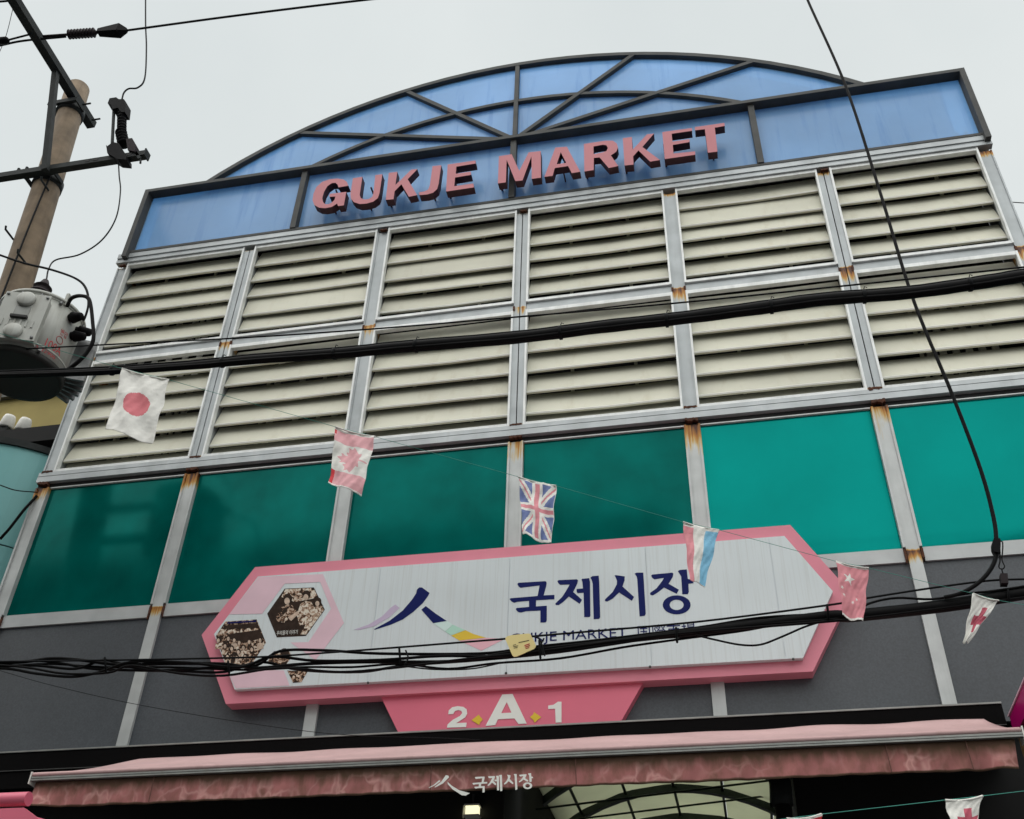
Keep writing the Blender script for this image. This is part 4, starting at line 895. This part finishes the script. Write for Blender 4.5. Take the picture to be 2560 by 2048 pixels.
wire('overhead_line', [at_z(-120, 140, 9.95), at_z(0, 114, 9.95), at_z(60, 102, 9.96), at_z(165, 92, 9.98)], 0.010, 'dark line tail left of the strain insulator', ext=(9, 0))
wire('overhead_line', [at_z(-100, 132, 9.93), at_z(10, 103, 9.93), at_z(75, 86, 9.94)], 0.009, 'short bare line ending behind the upper crossarm', ext=(9, 0))
wire('overhead_line', [at_z(-150, 8, 10.1), at_z(0, 4, 10.1), at_z(60, -4, 10.1), at_z(300, -30, 10.1)], 0.010, 'overhead line crossing the top left corner', ext=(9, 12))
wire('overhead_line', [at_z(35, 10, 10.2), at_z(15, 90, 10.1), at_z(-10, 150, 10.0)], 0.003, 'hair-thin wire at the far left of the sky')
single('line_connector', MB().lathe(at_z(-4, 103, 9.94), (1, 0.1, 0), [(0, 0.02), (0.01, 0.035), (0.08, 0.035), (0.1, 0.015)], 10), 'polymer', 'dark lump connector on the line at the left edge', 'connector')

# fuse cutout on the lower arm
fc = thing('fuse_cutout', (0.30, -0.97, 9.06), 'black fuse cutout standing on the lower crossarm', 'fuse cutout')
def cutout():
    Y = -0.97; g = lambda x, y: at(x / 2.695, y / 2.695, Y)
    def poly(name, pts, m, dy=0.06): part(name, MB().prism(plane_pts([(x / 2.695, y / 2.695) for x, y in pts], Y - dy / 2), Y - dy / 2, Y + dy / 2), m, fc)
    poly('top_contact', [(738, 662), (782, 655), (800, 668), (835, 668), (850, 690), (842, 755), (815, 755), (792, 725), (757, 735), (748, 705), (725, 695)], 'polymer', 0.09)
    p0, p1 = g(822, 750), g(820, 885); d = p1 - p0; prof = []
    for k in range(7):
        h = d.length * k / 7; prof += [(h, 0.026), (h + 0.008, 0.042), (h + 0.016, 0.042), (h + 0.024, 0.026)]
    part('insulator', MB().lathe(p0, d, prof, 14), 'polymer', fc)
    p0, p1 = g(815, 890), g(835, 985); d = p1 - p0; prof = []
    for k in range(5):
        h = d.length * k / 5; prof += [(h, 0.030), (h + 0.008, 0.052), (h + 0.014, 0.052), (h + 0.022, 0.03)]
    part('insulator', MB().lathe(p0, d, prof, 14), 'polymer', fc)
    part('fuse_tube', MB().tube([g(768, 730), g(756, 972)], 0.014, 10), 'armsteel', fc)
    poly('base_shroud', [(714, 975), (722, 985), (760, 957), (800, 965), (850, 1045), (850, 1075), (790, 1070), (722, 1030)], 'polymer', 0.10)
    poly('mount', [(848, 935), (890, 930), (918, 980), (905, 1020), (860, 1010)], 'porcelain', 0.07)
    poly('mount', [(880, 985), (900, 990), (950, 1060), (930, 1070)], 'armsteel', 0.03)
    part('stud', MB().tube([g(948, 1060), g(946, 1100)], 0.01, 6), 'armsteel', fc)
cutout()
wire('lead_wire', [at(364, -30, -0.99), at(364, 60, -0.98), at(366, 120, -0.97), at(362, 195, -0.97), at(345, 219, -0.97), at(322, 222, -0.97), at(310, 232, -0.97), at(305, 248, -0.97)], 0.008, 'lead dropping from the sky to the top of the fuse cutout', ext=(0.9, 0))
wire('lead_wire', [at(296, 402, -0.97), at(298, 440, -0.99), at(301, 480, -1.02), at(290, 545, -1.06), at(255, 600, -1.1), at(200, 636, -1.14), at(140, 650, -1.17), at(122, 672, -1.25), at(116, 700, -1.34)], 0.006, 'thin lead curving from the fuse cutout down to the transformer bushing')

# pole transformer
tf = thing('pole_transformer', (0.495, -1.2, 6.145), 'pale grey pole transformer with red stencilled 100A', 'transformer')
def transformer():
    cx, cy, R, z0, z1 = 0.495, -1.2, 0.285, 6.165, 6.675
    part('tank', MB().lathe((cx, cy, z0), (0, 0, 1), [(0.02, R), (z1 - z0, R)], 40), 'tank', tf)
    part('lid', MB().lathe((cx, cy, z1), (0, 0, 1), [(0, R + 0.014), (0.022, R + 0.014), (0.05, R - 0.05), (0.06, 0.05)], 40), 'tank', tf)
    part('base_ring', MB().lathe((cx, cy, z0 - 0.02), (0, 0, 1), [(0, R - 0.03), (0.0, R - 0.005), (0.04, R + 0.006)], 40), 'tankdark', tf)
    v = Vector((CAM.x - cx, CAM.y - cy, 0)).normalized(); va = math.atan2(v.y, v.x)
    def polar(a, r, z): return Vector((cx + r * math.cos(a), cy + r * math.sin(a), z))
    # cover plate on the front, curved with the tank
    ac = va - math.radians(24)
    def arcbox(a0, a1, r0, r1, za, zb, n=8):
        vs = []
        for k in range(n + 1):
            a = a0 + (a1 - a0) * k / n; vs += [polar(a, r0, za), polar(a, r1, za), polar(a, r1, zb), polar(a, r0, zb)]
        fs = [(k * 4 + j, k * 4 + (j + 1) % 4, k * 4 + 4 + (j + 1) % 4, k * 4 + 4 + j) for k in range(n) for j in range(4)] + [(3, 2, 1, 0), (n * 4, n * 4 + 1, n * 4 + 2, n * 4 + 3)]
        return MB().add(vs, fs)
    d = Vector((math.cos(ac), math.sin(ac), 0)); s = Vector((-d.y, d.x, 0)); o = Vector((cx, cy, 0)) + d * 0.24
    def obox(u0, u1, w0, w1, za, zb): return MB().hexa([o + s * u + d * w_ + Vector((0, 0, z)) for z in (za, zb) for u, w_ in ((u0, w0), (u1, w0), (u1, w1), (u0, w1))])
    cov = part('cover_box', obox(-0.135, 0.135, 0.0, 0.08, 6.215, 6.60), 'tank', tf)
    part('cover_rim', obox(-0.15, 0.15, 0.08, 0.095, 6.20, 6.615), 'tank', cov)
    for z in (6.262, 6.552): part('cover_disc', MB().lathe(o + d * 0.095 + Vector((0, 0, z)), d, [(0, 0.062), (0.022, 0.060), (0.03, 0.05)], 20), 'tank', cov)
    part('name_plate', obox(-0.05, 0.05, 0.095, 0.099, 6.40, 6.49), 'alu', cov)
    part('plate_lip', obox(-0.055, 0.055, 0.095, 0.12, 6.38, 6.398), 'seam', cov)
    for k in range(14):
        a = va - 0.2 + 2 * PI * k / 14; q = polar(a, R + 0.008, z1 - 0.012)
        part('lid_bolt', MB().lathe((q.x, q.y, z1 - 0.035), (0, 0, 1), [(0, 0.012), (0.012, 0.012), (0.03, 0.007)], 8), 'fin', tf)
    for u in (-0.10, -0.06, -0.02, 0.02, 0.06, 0.10): part('cover_rib', obox(u - 0.006, u + 0.006, 0.095, 0.102, 6.31, 6.37), 'tank', cov)
    for u in (-0.13, 0.13):
        for z in (6.225, 6.59): part('cover_bolt', MB().lathe(o + s * u + d * 0.095 + Vector((0, 0, z)), d, [(0, 0.011), (0.01, 0.010)], 8), 'fin', cov)
    part('earth_lug', arcbox(va + 0.15, va + 0.22, R, R + 0.03, 6.185, 6.215, 2), 'fin', tf)
    for z in (6.24, 6.66): part('hoop', MB().lathe((cx, cy, z), (0, 0, 1), [(0, R + 0.001), (0.004, R + 0.006), (0.012, R + 0.006), (0.016, R + 0.001)], 40), 'tank', tf)
    # bushing on the lid
    p = polar(va - 0.38, 0.20, z1 + 0.05)
    part('bushing', MB().lathe((p.x, p.y, z1 + 0.02), (0, 0, 1), [(0, 0.05), (0.03, 0.06), (0.03, 0.085), (0.05, 0.075), (0.055, 0.055), (0.10, 0.05), (0.105, 0.065), (0.13, 0.04), (0.18, 0.02)], 20), 'porcelain', tf)
    part('lifting_lug', MB().box(polar(va + 0.35, R, 0).x - 0.01, polar(va + 0.35, R, 0).x + 0.012, polar(va + 0.35, R, 0).y - 0.01, polar(va + 0.35, R, 0).y + 0.01, z1 - 0.02, z1 + 0.09), 'tank', tf)
    # low-voltage terminals on the right flank
    for a, z in ((va + 0.62, 6.60), (va + 0.98, 6.57), (va + 0.86, 6.49)):
        q = polar(a, R - 0.01, z); dd = Vector((math.cos(a), math.sin(a), -0.15))
        part('terminal', MB().lathe(q, dd, [(0, 0.03), (0.03, 0.03), (0.035, 0.042), (0.07, 0.035), (0.11, 0.028), (0.12, 0.012)], 12), 'polymer', tf)
    # cooling fins on the far right
    for k in range(6):
        a = va + 1.25 + 0.16 * k
        part('cooling_fin', arcbox(a, a + 0.05, R - 0.01, R + 0.13, 6.20, 6.56, 2), 'fin', tf)
    # stencils wrapped round the tank
    def stencil(body, a0, a1, za, zb):
        mb = writing(body, lambda u, w_: polar(a0 + (a1 - a0) * u, R + 0.0015, za + (zb - za) * w_))
        part('stencil', mb, 'redpaint', tf, recalc=False)['kind'] = 'stuff'
    stencil('변압', va + 0.50, va + 0.72, 6.42, 6.475); stencil('100A', va + 0.26, va + 0.72, 6.265, 6.33); stencil('2-22900', va + 0.08, va + 0.62, 6.21, 6.237)
    rg = [polar(va + 0.56 + 0.095 * math.cos(t), R + 0.002, 6.375 + 0.03 * math.sin(t)) for t in [2 * PI * k / 18 for k in range(19)]]
    part('stencil', MB().tube(rg, 0.0022, 4), 'redpaint', tf)
transformer()
wire('service_wire', [at(-40, 625, -1.35), at(0, 638, -1.33), at(60, 658, -1.30), at(130, 675, -1.28), at(190, 697, -1.26), at(215, 722, -1.25), at(221, 760, -1.25), at(212, 795, -1.24), at(206, 800, -1.24)], 0.009, 'service wire dipping from the left edge to the transformer terminals', ext=(6, 0))
wire('service_wire', [at(168, 765, -1.35), at(180, 745, -1.42), at(205, 740, -1.45), at(224, 752, -1.45), at(232, 810, -1.44), at(233, 850, -1.43), at(218, 880, -1.42), at(195, 905, -1.42), at(165, 928, -1.40)], 0.014, 'thick black service loop from the transformer down to the main cable', 'black', 'cable')

# ================================================================== cables across the front
YC = -1.45
def main_cable():
    t = thing('main_cable', (3.6, YC, 4.9), 'thick black lashed cable crossing in front of the louvres', 'cable')
    P_ = [(-80, 938), (0, 938), (240, 930), (470, 915), (640, 899), (870, 882), (1000, 869), (1290, 845), (1500, 819), (1700, 797), (1900, 771), (2055, 750), (2270, 733), (2450, 708), (2560, 690), (2680, 670)]
    rr = [0.027] * 3 + [0.030, 0.034, 0.038, 0.040, 0.041, 0.041, 0.041, 0.042, 0.042, 0.040, 0.040, 0.040, 0.040]
    pts = smooth_path([at(x, y, YC) for x, y in P_], 6); rs = []
    for k in range(len(pts)):
        q = k / 6; i = min(int(q), len(rr) - 2); rs.append((rr[i] + (rr[i + 1] - rr[i]) * (q - i)) * (1 + 0.03 * math.sin(k * 1.7)))
    pts = extend(pts); rs = [rs[0]] + [q * 0.87 for q in rs] + [rs[-1] * 0.87]; rs[0] = rs[1]
    part('sheath', MB().tube(pts, rs, 12), 'black', t)
    part('messenger', MB().tube([p + Vector((0, -0.012, r + 0.002)) for p, r in zip(pts, rs)], 0.007, 6), 'wire', t)
    part('strand', MB().tube([p + Vector((0, -0.02, -r * 0.7)) for p, r in zip(pts, rs)], 0.011, 6), 'black', t)
    for k in range(6, len(pts) - 4, 8):
        p = pts[k]; a = (pts[k + 1] - pts[k - 1]).normalized()
        part('lashing', MB().lathe(p - a * 0.009, a, [(0, rs[k] + 0.006), (0.018, rs[k] + 0.006)], 12).tube([p + Vector((0, -0.01, rs[k])), p + Vector((0.01, -0.02, rs[k] + 0.022)), p + Vector((0.022, -0.02, rs[k] + 0.012))], 0.003, 5), 'wire', t)
main_cable()
wire('thin_line', [at(-60, 880, -1.42), at(0, 876, -1.42), at(300, 860, -1.42), at(600, 845, -1.42), at(940, 822, -1.42), at(1300, 792, -1.42), at(1690, 758, -1.42), at(2100, 716, -1.42), at(2560, 668, -1.42), at(2700, 653, -1.42)], 0.0055, 'thin black line strung just above the thick cable', ext=(6, 9))

def bundle():
    t = thing('cable_bundle', (3.7, -1.0, 3.9), 'sagging bundle of black telecom cables crossing in front of the long sign', 'cable bundle')
    Y = -1.0
    def pth(pts, dy=0.0): return smooth_path([at(x, y, Y + dy) for x, y in pts], 5)
    def strand(pts, r, dy=0.0, name='strand', m='black'):
        q = extend(pth(pts, dy), 6.0 if pts[0][0] < 0 else 0, 9.0 if pts[-1][0] > 2560 else 0)
        part(name, MB().tube(q, r, 7), m, t)
    A = (1240, 1440, 3.9926)
    # messenger wire
    strand([(-60, 1652), (0, 1654), (300, 1650), (560, 1645), (700, 1640), (950, 1622), (1240, 1599), (1400, 1585), (1740, 1555), (2070, 1513), (2170, 1495), (2330, 1470), (2470, 1452), (2560, 1448), (2640, 1445)], 0.0055, -0.02, 'messenger', 'wire')
    # loose strands, left to right
    rows = [
     ([(-60, 1655), (0, 1656), (60, 1655), (130, 1646), (200, 1650), (300, 1662), (420, 1659), (560, 1660), (640, 1670), (760, 1660), (900, 1655), (1140, 1653), (1270, 1632), (1500, 1606), (1740, 1575), (1870, 1555), (2090, 1541), (2300, 1515), (2420, 1497), (2560, 1481), (2650, 1470)], 0.015, 0.0),
     ([(-60, 1668), (0, 1666), (90, 1664), (190, 1672), (260, 1650), (330, 1668), (400, 1676), (560, 1668), (640, 1664), (700, 1628), (810, 1626), (950, 1634), (1200, 1634), (1330, 1618), (1500, 1600), (1740, 1570), (1900, 1545), (2090, 1533), (2300, 1510), (2440, 1490), (2560, 1474), (2650, 1466)], 0.013, 0.01),
     ([(-60, 1672), (20, 1672), (90, 1684), (180, 1692), (250, 1680), (330, 1655), (470, 1657), (600, 1668), (680, 1642), (790, 1652), (950, 1650), (1100, 1640), (1270, 1640), (1450, 1622), (1700, 1584), (1870, 1563), (2090, 1548), (2300, 1522), (2560, 1488), (2650, 1478)], 0.013, -0.012),
     ([(-60, 1662), (0, 1662), (80, 1652), (150, 1658), (230, 1672), (330, 1676), (450, 1678), (560, 1680), (650, 1655), (750, 1675), (900, 1680), (1010, 1664), (1200, 1650), (1400, 1630), (1600, 1600), (1740, 1588), (1900, 1568), (2100, 1545), (2300, 1520), (2560, 1486), (2650, 1476)], 0.012, 0.018),
     ([(-60, 1660), (60, 1668), (160, 1684), (270, 1682), (330, 1664), (450, 1684), (560, 1689), (700, 1670), (850, 1680), (1000, 1668), (1160, 1648), (1350, 1628), (1560, 1600), (1740, 1580), (2090, 1552), (2300, 1528), (2560, 1494), (2650, 1484)], 0.011, -0.02),
     ([(-60, 1675), (0, 1668), (120, 1660), (260, 1668), (420, 1668), (620, 1675), (760, 1668), (880, 1668), (1000, 1660), (1120, 1672), (1240, 1658), (1400, 1646), (1560, 1618), (1700, 1598), (1870, 1575), (2000, 1548), (2100, 1540), (2330, 1512), (2560, 1480), (2650, 1470)], 0.010, 0.02),
     ([(1010, 1666), (1090, 1674), (1180, 1672), (1260, 1656)], 0.006, -0.03),
     ([(1740, 1588), (1790, 1600), (1850, 1612), (1900, 1612), (1950, 1594), (2010, 1568), (2060, 1552)], 0.0085, -0.015),
     ([(2120, 1540), (2170, 1510), (2240, 1495), (2330, 1498), (2420, 1484), (2480, 1478), (2560, 1466), (2650, 1450)], 0.010, -0.025),
    ]
    for p, r, dy in rows: strand(p, r * 0.62, dy)
    # thick sheathed stretch at the right
    pts = pth([(1330, 1632), (1480, 1612), (1620, 1594), (1740, 1580), (1900, 1560), (2070, 1540), (2130, 1540), (2330, 1519), (2450, 1502), (2560, 1484), (2650, 1472)])
    pts = extend(pts, 0, 9.0)
    part('sheath', MB().tube(pts, [0.007 + 0.014 * min(1, k / 15) + 0.010 * min(1, max(0, (k - 20) / 10)) for k in range(len(pts))], 10), 'black', t)
    for px, py, ln in ((262, 1662, 34), (570, 1668, 30), (998, 1640, 40), (1348, 1624, 44), (1690, 1588, 36), (2068, 1530, 34), (2520, 1490, 30)):
        p0, p1 = at(px, py - ln / 2, Y - 0.045), at(px + 3, py + ln / 2, Y - 0.045); b0, b1 = at(px, py - ln / 2, Y + 0.04), at(px + 3, py + ln / 2, Y + 0.04)
        part('cable_tie', MB().tube([p0, p1, b1, b0, p0], 0.006, 6), 'wire', t)
    for a in ([(1014, 1626), (1020, 1645), (1012, 1662)], [(1360, 1596), (1352, 1615), (1358, 1636)], [(1330, 1590), (1350, 1600), (1362, 1640)]):
        part('tie_tail', MB().tube(pth(a, -0.03), 0.0045, 5), 'wire', t)
bundle()
# yellow marker tag
def marker():
    t = thing('marker_tag', (3.85, -1.04, 4.0), 'yellow plastic cable marker tag on the bundle', 'tag')
    zz = (1240, 1440, 3.9926); Y = -0.985
    poly = [(112, 655), (125, 640), (165, 628), (340, 610), (362, 618), (415, 730), (408, 748), (395, 765), (225, 838), (195, 842), (180, 830), (110, 670)]
    p = plane_pts(zoom(poly, *zz), Y); part('plate', MB().prism(p, Y - 0.043, Y - 0.039), 'tag', t)
    def mk(pp, m): part('marking', MB().prism(plane_pts(zoom(pp, *zz), Y - 0.0445), Y - 0.0445, Y - 0.0434), m, t)
    for x0, y0, x1, y1, hh, m in ((225, 662, 330, 640, 5, 'porcelain'), (283, 690, 335, 672, 9, 'redpaint'), (289, 706, 338, 690, 8, 'redpaint'), (294, 722, 330, 710, 6, 'redpaint'),
                                  (168, 690, 200, 682, 4, 'porcelain'), (172, 704, 222, 694, 4, 'porcelain'), (178, 718, 214, 710, 4, 'porcelain')):
        mk([(x0, y0), (x1, y1), (x1 + hh * 0.3, y1 + hh), (x0 + hh * 0.3, y0 + hh)], m)
marker()
# drop cable with clamp at the right
wire('drop_cable', [at(1990, -80, -0.95), at(2019, 0, -0.95), at(2113, 212, -0.96), at(2200, 480, -0.98), at(2280, 740, -1.0), at(2380, 985, -1.02), at(2450, 1170, -1.03), at(2483, 1290, -1.04), at(2491, 1355, -1.05), at(2489, 1395, -1.05), at(2472, 1430, -1.05), at(2440, 1462, -1.05), at(2400, 1484, -1.05), at(2360, 1494, -1.04)], 0.0105, 'black drop cable falling from the upper right to the bundle', 'black', 'cable', 10, ext=(7, 0))
def clamp():
    t = thing('drop_clamp', (5.98, -1.05, 4.05), 'wedge clamp with wire hook holding the drop cable', 'clamp')
    zz = (2300, 1260, 4.54); Y = -1.05
    g = lambda pts: [at(x, y, Y) for x, y in zoom(pts, *zz)]
    part('body', MB().prism(plane_pts(zoom([(830, 415), (900, 415), (910, 440), (905, 560), (880, 575), (840, 565), (815, 520), (812, 460)], *zz), Y), Y - 0.022, Y + 0.022), 'polymer', t)
    part('hook', MB().tube(smooth_path(g([(905, 440), (915, 425), (935, 430), (940, 480), (935, 560), (930, 600), (935, 650), (958, 705), (945, 735), (910, 735), (895, 705), (908, 650), (908, 560), (905, 460)]), 4), 0.0032, 6), 'wire', t)
    part('link', MB().tube(g([(928, 735), (935, 770), (945, 800)]), 0.0035, 6), 'wire', t)
    part('grip', MB().prism(plane_pts(zoom([(908, 800), (990, 800), (1000, 910), (920, 910)], *zz), Y), Y - 0.012, Y + 0.03), 'porcelain', t)
clamp()

# ================================================================== bunting
FL = {}
def flag(label, cat_pts, Ys, pattern, mats, nu=44, nv=64, seed=0, zz=None, wave=0.012):
    """cloth hung between two points of the string; pattern(u, v) -> index into mats"""
    if zz: cat_pts = zoom(cat_pts, *zz)
    tl, tr, br, bl = [at(x, y, yy) for (x, y), yy in zip(cat_pts, Ys)]
    rnd = random.Random(seed); ph = [rnd.uniform(0, 6.28) for _ in range(6)]; vs = []
    for j in range(nv + 1):
        v = j / nv
        for i in range(nu + 1):
            u = i / nu; p = tl.lerp(tr, u).lerp(bl.lerp(br, u), v)
            d = wave * (math.sin(u * 5 + v * 2.5 + ph[0]) * (0.3 + v) + 0.35 * math.sin(u * 11 - v * 7 + ph[1]) + 0.25 * math.sin(v * 15 + u * 4 + ph[2]) + 0.15 * math.sin(u * 29 + v * 23 + ph[3]))
            sag = 0.008 * math.sin(PI * u) * (1 - v) + 0.006 * math.sin(u * 7 + ph[4]) * v
            vs.append(p + Vector((0.003 * math.sin(v * 12 + ph[5]), d, -sag)))
    fs = []; mi = []
    for j in range(nv):
        for i in range(nu):
            a = j * (nu + 1) + i; fs.append((a, a + nu + 1, a + nu + 2, a + 1)); mi.append(pattern((i + 0.5) / nu, (j + 0.5) / nv))
    mb = MB(); mb.add(vs, fs, 0, True); mb.mi = mi
    root = thing('flag', tl.lerp(tr, 0.5), label, 'flag', 'faded flags on the bunting strings')
    cl = part('cloth', mb, mats, root, recalc=False); md = cl.modifiers.new('thickness', 'SOLIDIFY'); md.thickness = 0.0012
    part('header_tape', MB().tube([tl.lerp(tr, k / 8) + Vector((0, 0, -0.008 * math.sin(PI * k / 8))) for k in range(9)], 0.0045, 6), 'fwhite', root)
    return root
def inpoly(x, y, P):
    c = False; n = len(P); j = n - 1
    for i in range(n):
        if (P[i][1] > y) != (P[j][1] > y) and x < (P[j][0] - P[i][0]) * (y - P[i][1]) / (P[j][1] - P[i][1]) + P[i][0]: c = not c
        j = i
    return c
LEAF = [(0.0, 1.0), (-0.17, 0.66), (-0.38, 0.78), (-0.28, 0.30), (-0.52, 0.50), (-0.60, 0.34), (-0.92, 0.40), (-0.80, 0.12), (-0.95, 0.02), (-0.45, -0.38), (-0.52, -0.58), (-0.05, -0.50), (-0.04, -0.98)]
LEAF = LEAF + [(-x, y) for x, y in LEAF[::-1] if x]
def star(cx, cy, r, asp, rot=0.0):
    return [(cx + (r if k % 2 == 0 else r * 0.4) * math.sin(rot + k * PI / 5), cy - (r if k % 2 == 0 else r * 0.4) * math.cos(rot + k * PI / 5) * asp) for k in range(10)]
def p_japan(u, v): return 1 if ((u - 0.49) / 0.285) ** 2 + ((v - 0.50) / 0.185) ** 2 < 1 else 0
def p_canada(u, v):
    if v < 0.03 or v > 0.975: return 0
    if v < 0.25 or v > 0.74: return 2 if (u < 0.10 and v > 0.74) or (u < 0.05 and v < 0.12) else 1
    return 1 if inpoly((v - 0.49) / 0.235, (0.55 - u) / 0.42, LEAF) else 0
def p_uk(u, v):
    if v < 0.03 or v > 0.95 or u > 0.985: return 0
    x, y = (u - 0.5) / 0.5, (v - 0.49) / 0.46
    if abs(x) < 0.125 or abs(y) < 0.07: return 1
    if abs(x) < 0.29 or abs(y) < 0.165: return 0
    d = abs(abs(x) - abs(y))
    if d < 0.055: return 1
    if d < 0.235: return 0
    return 2
def p_stripes(u, v):
    if v < 0.05: return 0
    return 1 if u < 0.29 else (2 if u > 0.63 and v < 0.985 else 0)
CN = [star(0.36, 0.26, 0.20, 0.6, 0.15), star(0.13, 0.47, 0.06, 0.6, 0.4), star(0.14, 0.60, 0.06, 0.6, 0.2), star(0.45, 0.68, 0.065, 0.6, 0.5), star(0.62, 0.61, 0.06, 0.6, 0.1)]
def p_china(u, v):
    if v < 0.035 or v > 0.96: return 0
    return 0 if any(inpoly(u, v, s) for s in CN) else 1
def p_cross(u, v):
    x, y = (u - 0.62) / 0.5, (v - 0.50) / 0.30
    return 1 if v > 0.14 and ((abs(x) < 0.26 and abs(y) < 1) or (abs(x) < 0.72 and abs(y) < 0.36)) else 0
K = 1.18738
sc = lambda pts: [(x * K, y * K) for x, y in pts]
F_JP = sc([(257, 776), (356, 800), (318, 932), (222, 905)]); Y_JP = (-2.40, -2.36, -2.40, -2.46)
F_CA = sc([(707, 899), (791, 920), (760, 1043), (690, 1016)]); Y_CA = (-2.05, -2.0, -2.05, -2.08)
F_UK = sc([(1091, 1004), (1171, 1023), (1160, 1142), (1102, 1130)]); Y_UK = (-1.72, -1.68, -1.72, -1.74)
F_NL = sc([(1438, 1099), (1514, 1116), (1482, 1234), (1452, 1222)]); Y_NL = (-1.50, -1.46, -1.50, -1.52)
F_CN = sc([(1760, 1182), (1829, 1196), (1819, 1311), (1776, 1297)]); Y_CN = (-1.32, -1.29, -1.30, -1.33)
F_CR = zoom([(1382, 765), (1555, 812), (1348, 1098), (1316, 1092)], 1920, 1200, 2.695); Y_CR = (-1.20, -1.15, -1.19, -1.21)
F_BR = zoom([(1663, 628), (1898, 602), (1830, 900), (1720, 900)], 1700, 1750, 2.507); Y_BR = (-1.75, -1.72, -1.74, -1.77)
F_RD = zoom([(668, 744), (888, 716), (880, 950), (690, 960)], 1700, 1750, 2.507); Y_RD = (-1.84, -1.82, -1.83, -1.85)
flag('white flag with a faded red disc hanging before the left louvres', F_JP, Y_JP, p_japan, ('fwhite', 'fred'), 60, 90, 1)
flag('faded pink and white maple leaf flag below the louvre sill', F_CA, Y_CA, p_canada, ('fwhite', 'fpink', 'fstrong'), 60, 84, 2)
flag('faded blue, white and red Union flag before the green glass', F_UK, Y_UK, p_uk, ('fwhite', 'fpink2', 'fnavy'), 64, 90, 3)
flag('narrow red, white and sky-blue striped flag over the top of the long sign', F_NL, Y_NL, p_stripes, ('fwhite', 'fpink2', 'fsky'), 44, 60, 4, wave=0.008)
flag('pink-red flag with white stars at the right point of the long sign', F_CN, Y_CN, p_china, ('fwhite', 'fpink2'), 64, 96, 5, wave=0.007)
flag('twisted white flag with red cross against the right grey panels', F_CR, Y_CR, p_cross, ('fwhite', 'fcross'), 44, 60, 6, wave=0.007)
flag('white flag with red cross at the bottom right corner', F_BR, Y_BR, p_cross, ('fwhite', 'fcross'), 44, 60, 7, wave=0.006)
flag('red flag whose top edge peeps in at the bottom of the picture', F_RD, Y_RD, lambda u, v: 0 if v < 0.04 else 1, ('fwhite', 'fstrong'), 30, 40, 8, wave=0.006)
def strings():
    pts = [at(-120, 800, -2.75), at(0, 834, -2.65)]
    for q, ys in ((F_JP, Y_JP), (F_CA, Y_CA), (F_UK, Y_UK), (F_NL, Y_NL), (F_CN, Y_CN), (F_CR, Y_CR)):
        pts += [at(*q[0], ys[0]), at(*q[1], ys[1])]
    pts += [at(2560, 1512, -1.1), at(2700, 1530, -1.0)]; pts = extend(pts, 4, 3)
    single('bunting_string', MB().tube(pts, 0.0013, 5), 'thread', 'thin green thread carrying the row of flags across the front', 'string')
    pts = [at(1850, 2062, -1.9)]
    for q, ys in ((F_RD, Y_RD), (F_BR, Y_BR)): pts += [at(*q[0], ys[0]), at(*q[1], ys[1])]
    pts += [at(2600, 1973, -1.65)]; pts = extend(pts, 2, 3)
    single('bunting_string', MB().tube(pts, 0.0013, 5), 'thread', 'thin thread carrying flags at the bottom right corner', 'string')
strings()
single('guy_wire', MB().tube(smooth_path([at(-30, 1668, -0.75), at(140, 1716, -0.72), at(400, 1772, -0.68), at(800, 1832, -0.62), at(1100, 1845, -0.6), at(1200, 1850, -0.6)]), 0.0018, 5), 'wire', 'hair-thin wire slanting across the lower left grey panels', 'wire')
single('guy_wire', MB().tube([at(2520, 505, 0.3), at(2640, 513, 0.3)], 0.004, 5), 'wire', 'thin wire leaving the right edge of the gate into the sky', 'wire')

# ================================================================== across the street (seen only as reflections in the glass)
op = thing('opposite_building', (-4, -13.5, 0), 'grey rendered building across the street, mirrored in the green glass', 'building')
def opposite():
    part('wall', MB().box(-14, 4.2, -22, -12.5, 0, 13.0), 'concwall', op)
    part('parapet', MB().box(-14.1, 4.3, -22.1, -12.4, 13.0, 13.4), 'concwall', op)
    for k in range(6):
        for j in range(4):
            x = -12.6 + 2.8 * k; z = 1.2 + 3.0 * j
            o = part('window', MB().box(x, x + 1.6, -12.5, -12.44, z, z + 1.5), 'frame', op)
            part('pane', MB().box(x + 0.06, x + 1.54, -12.438, -12.43, z + 0.06, z + 1.44), 'winglass', o)
opposite()
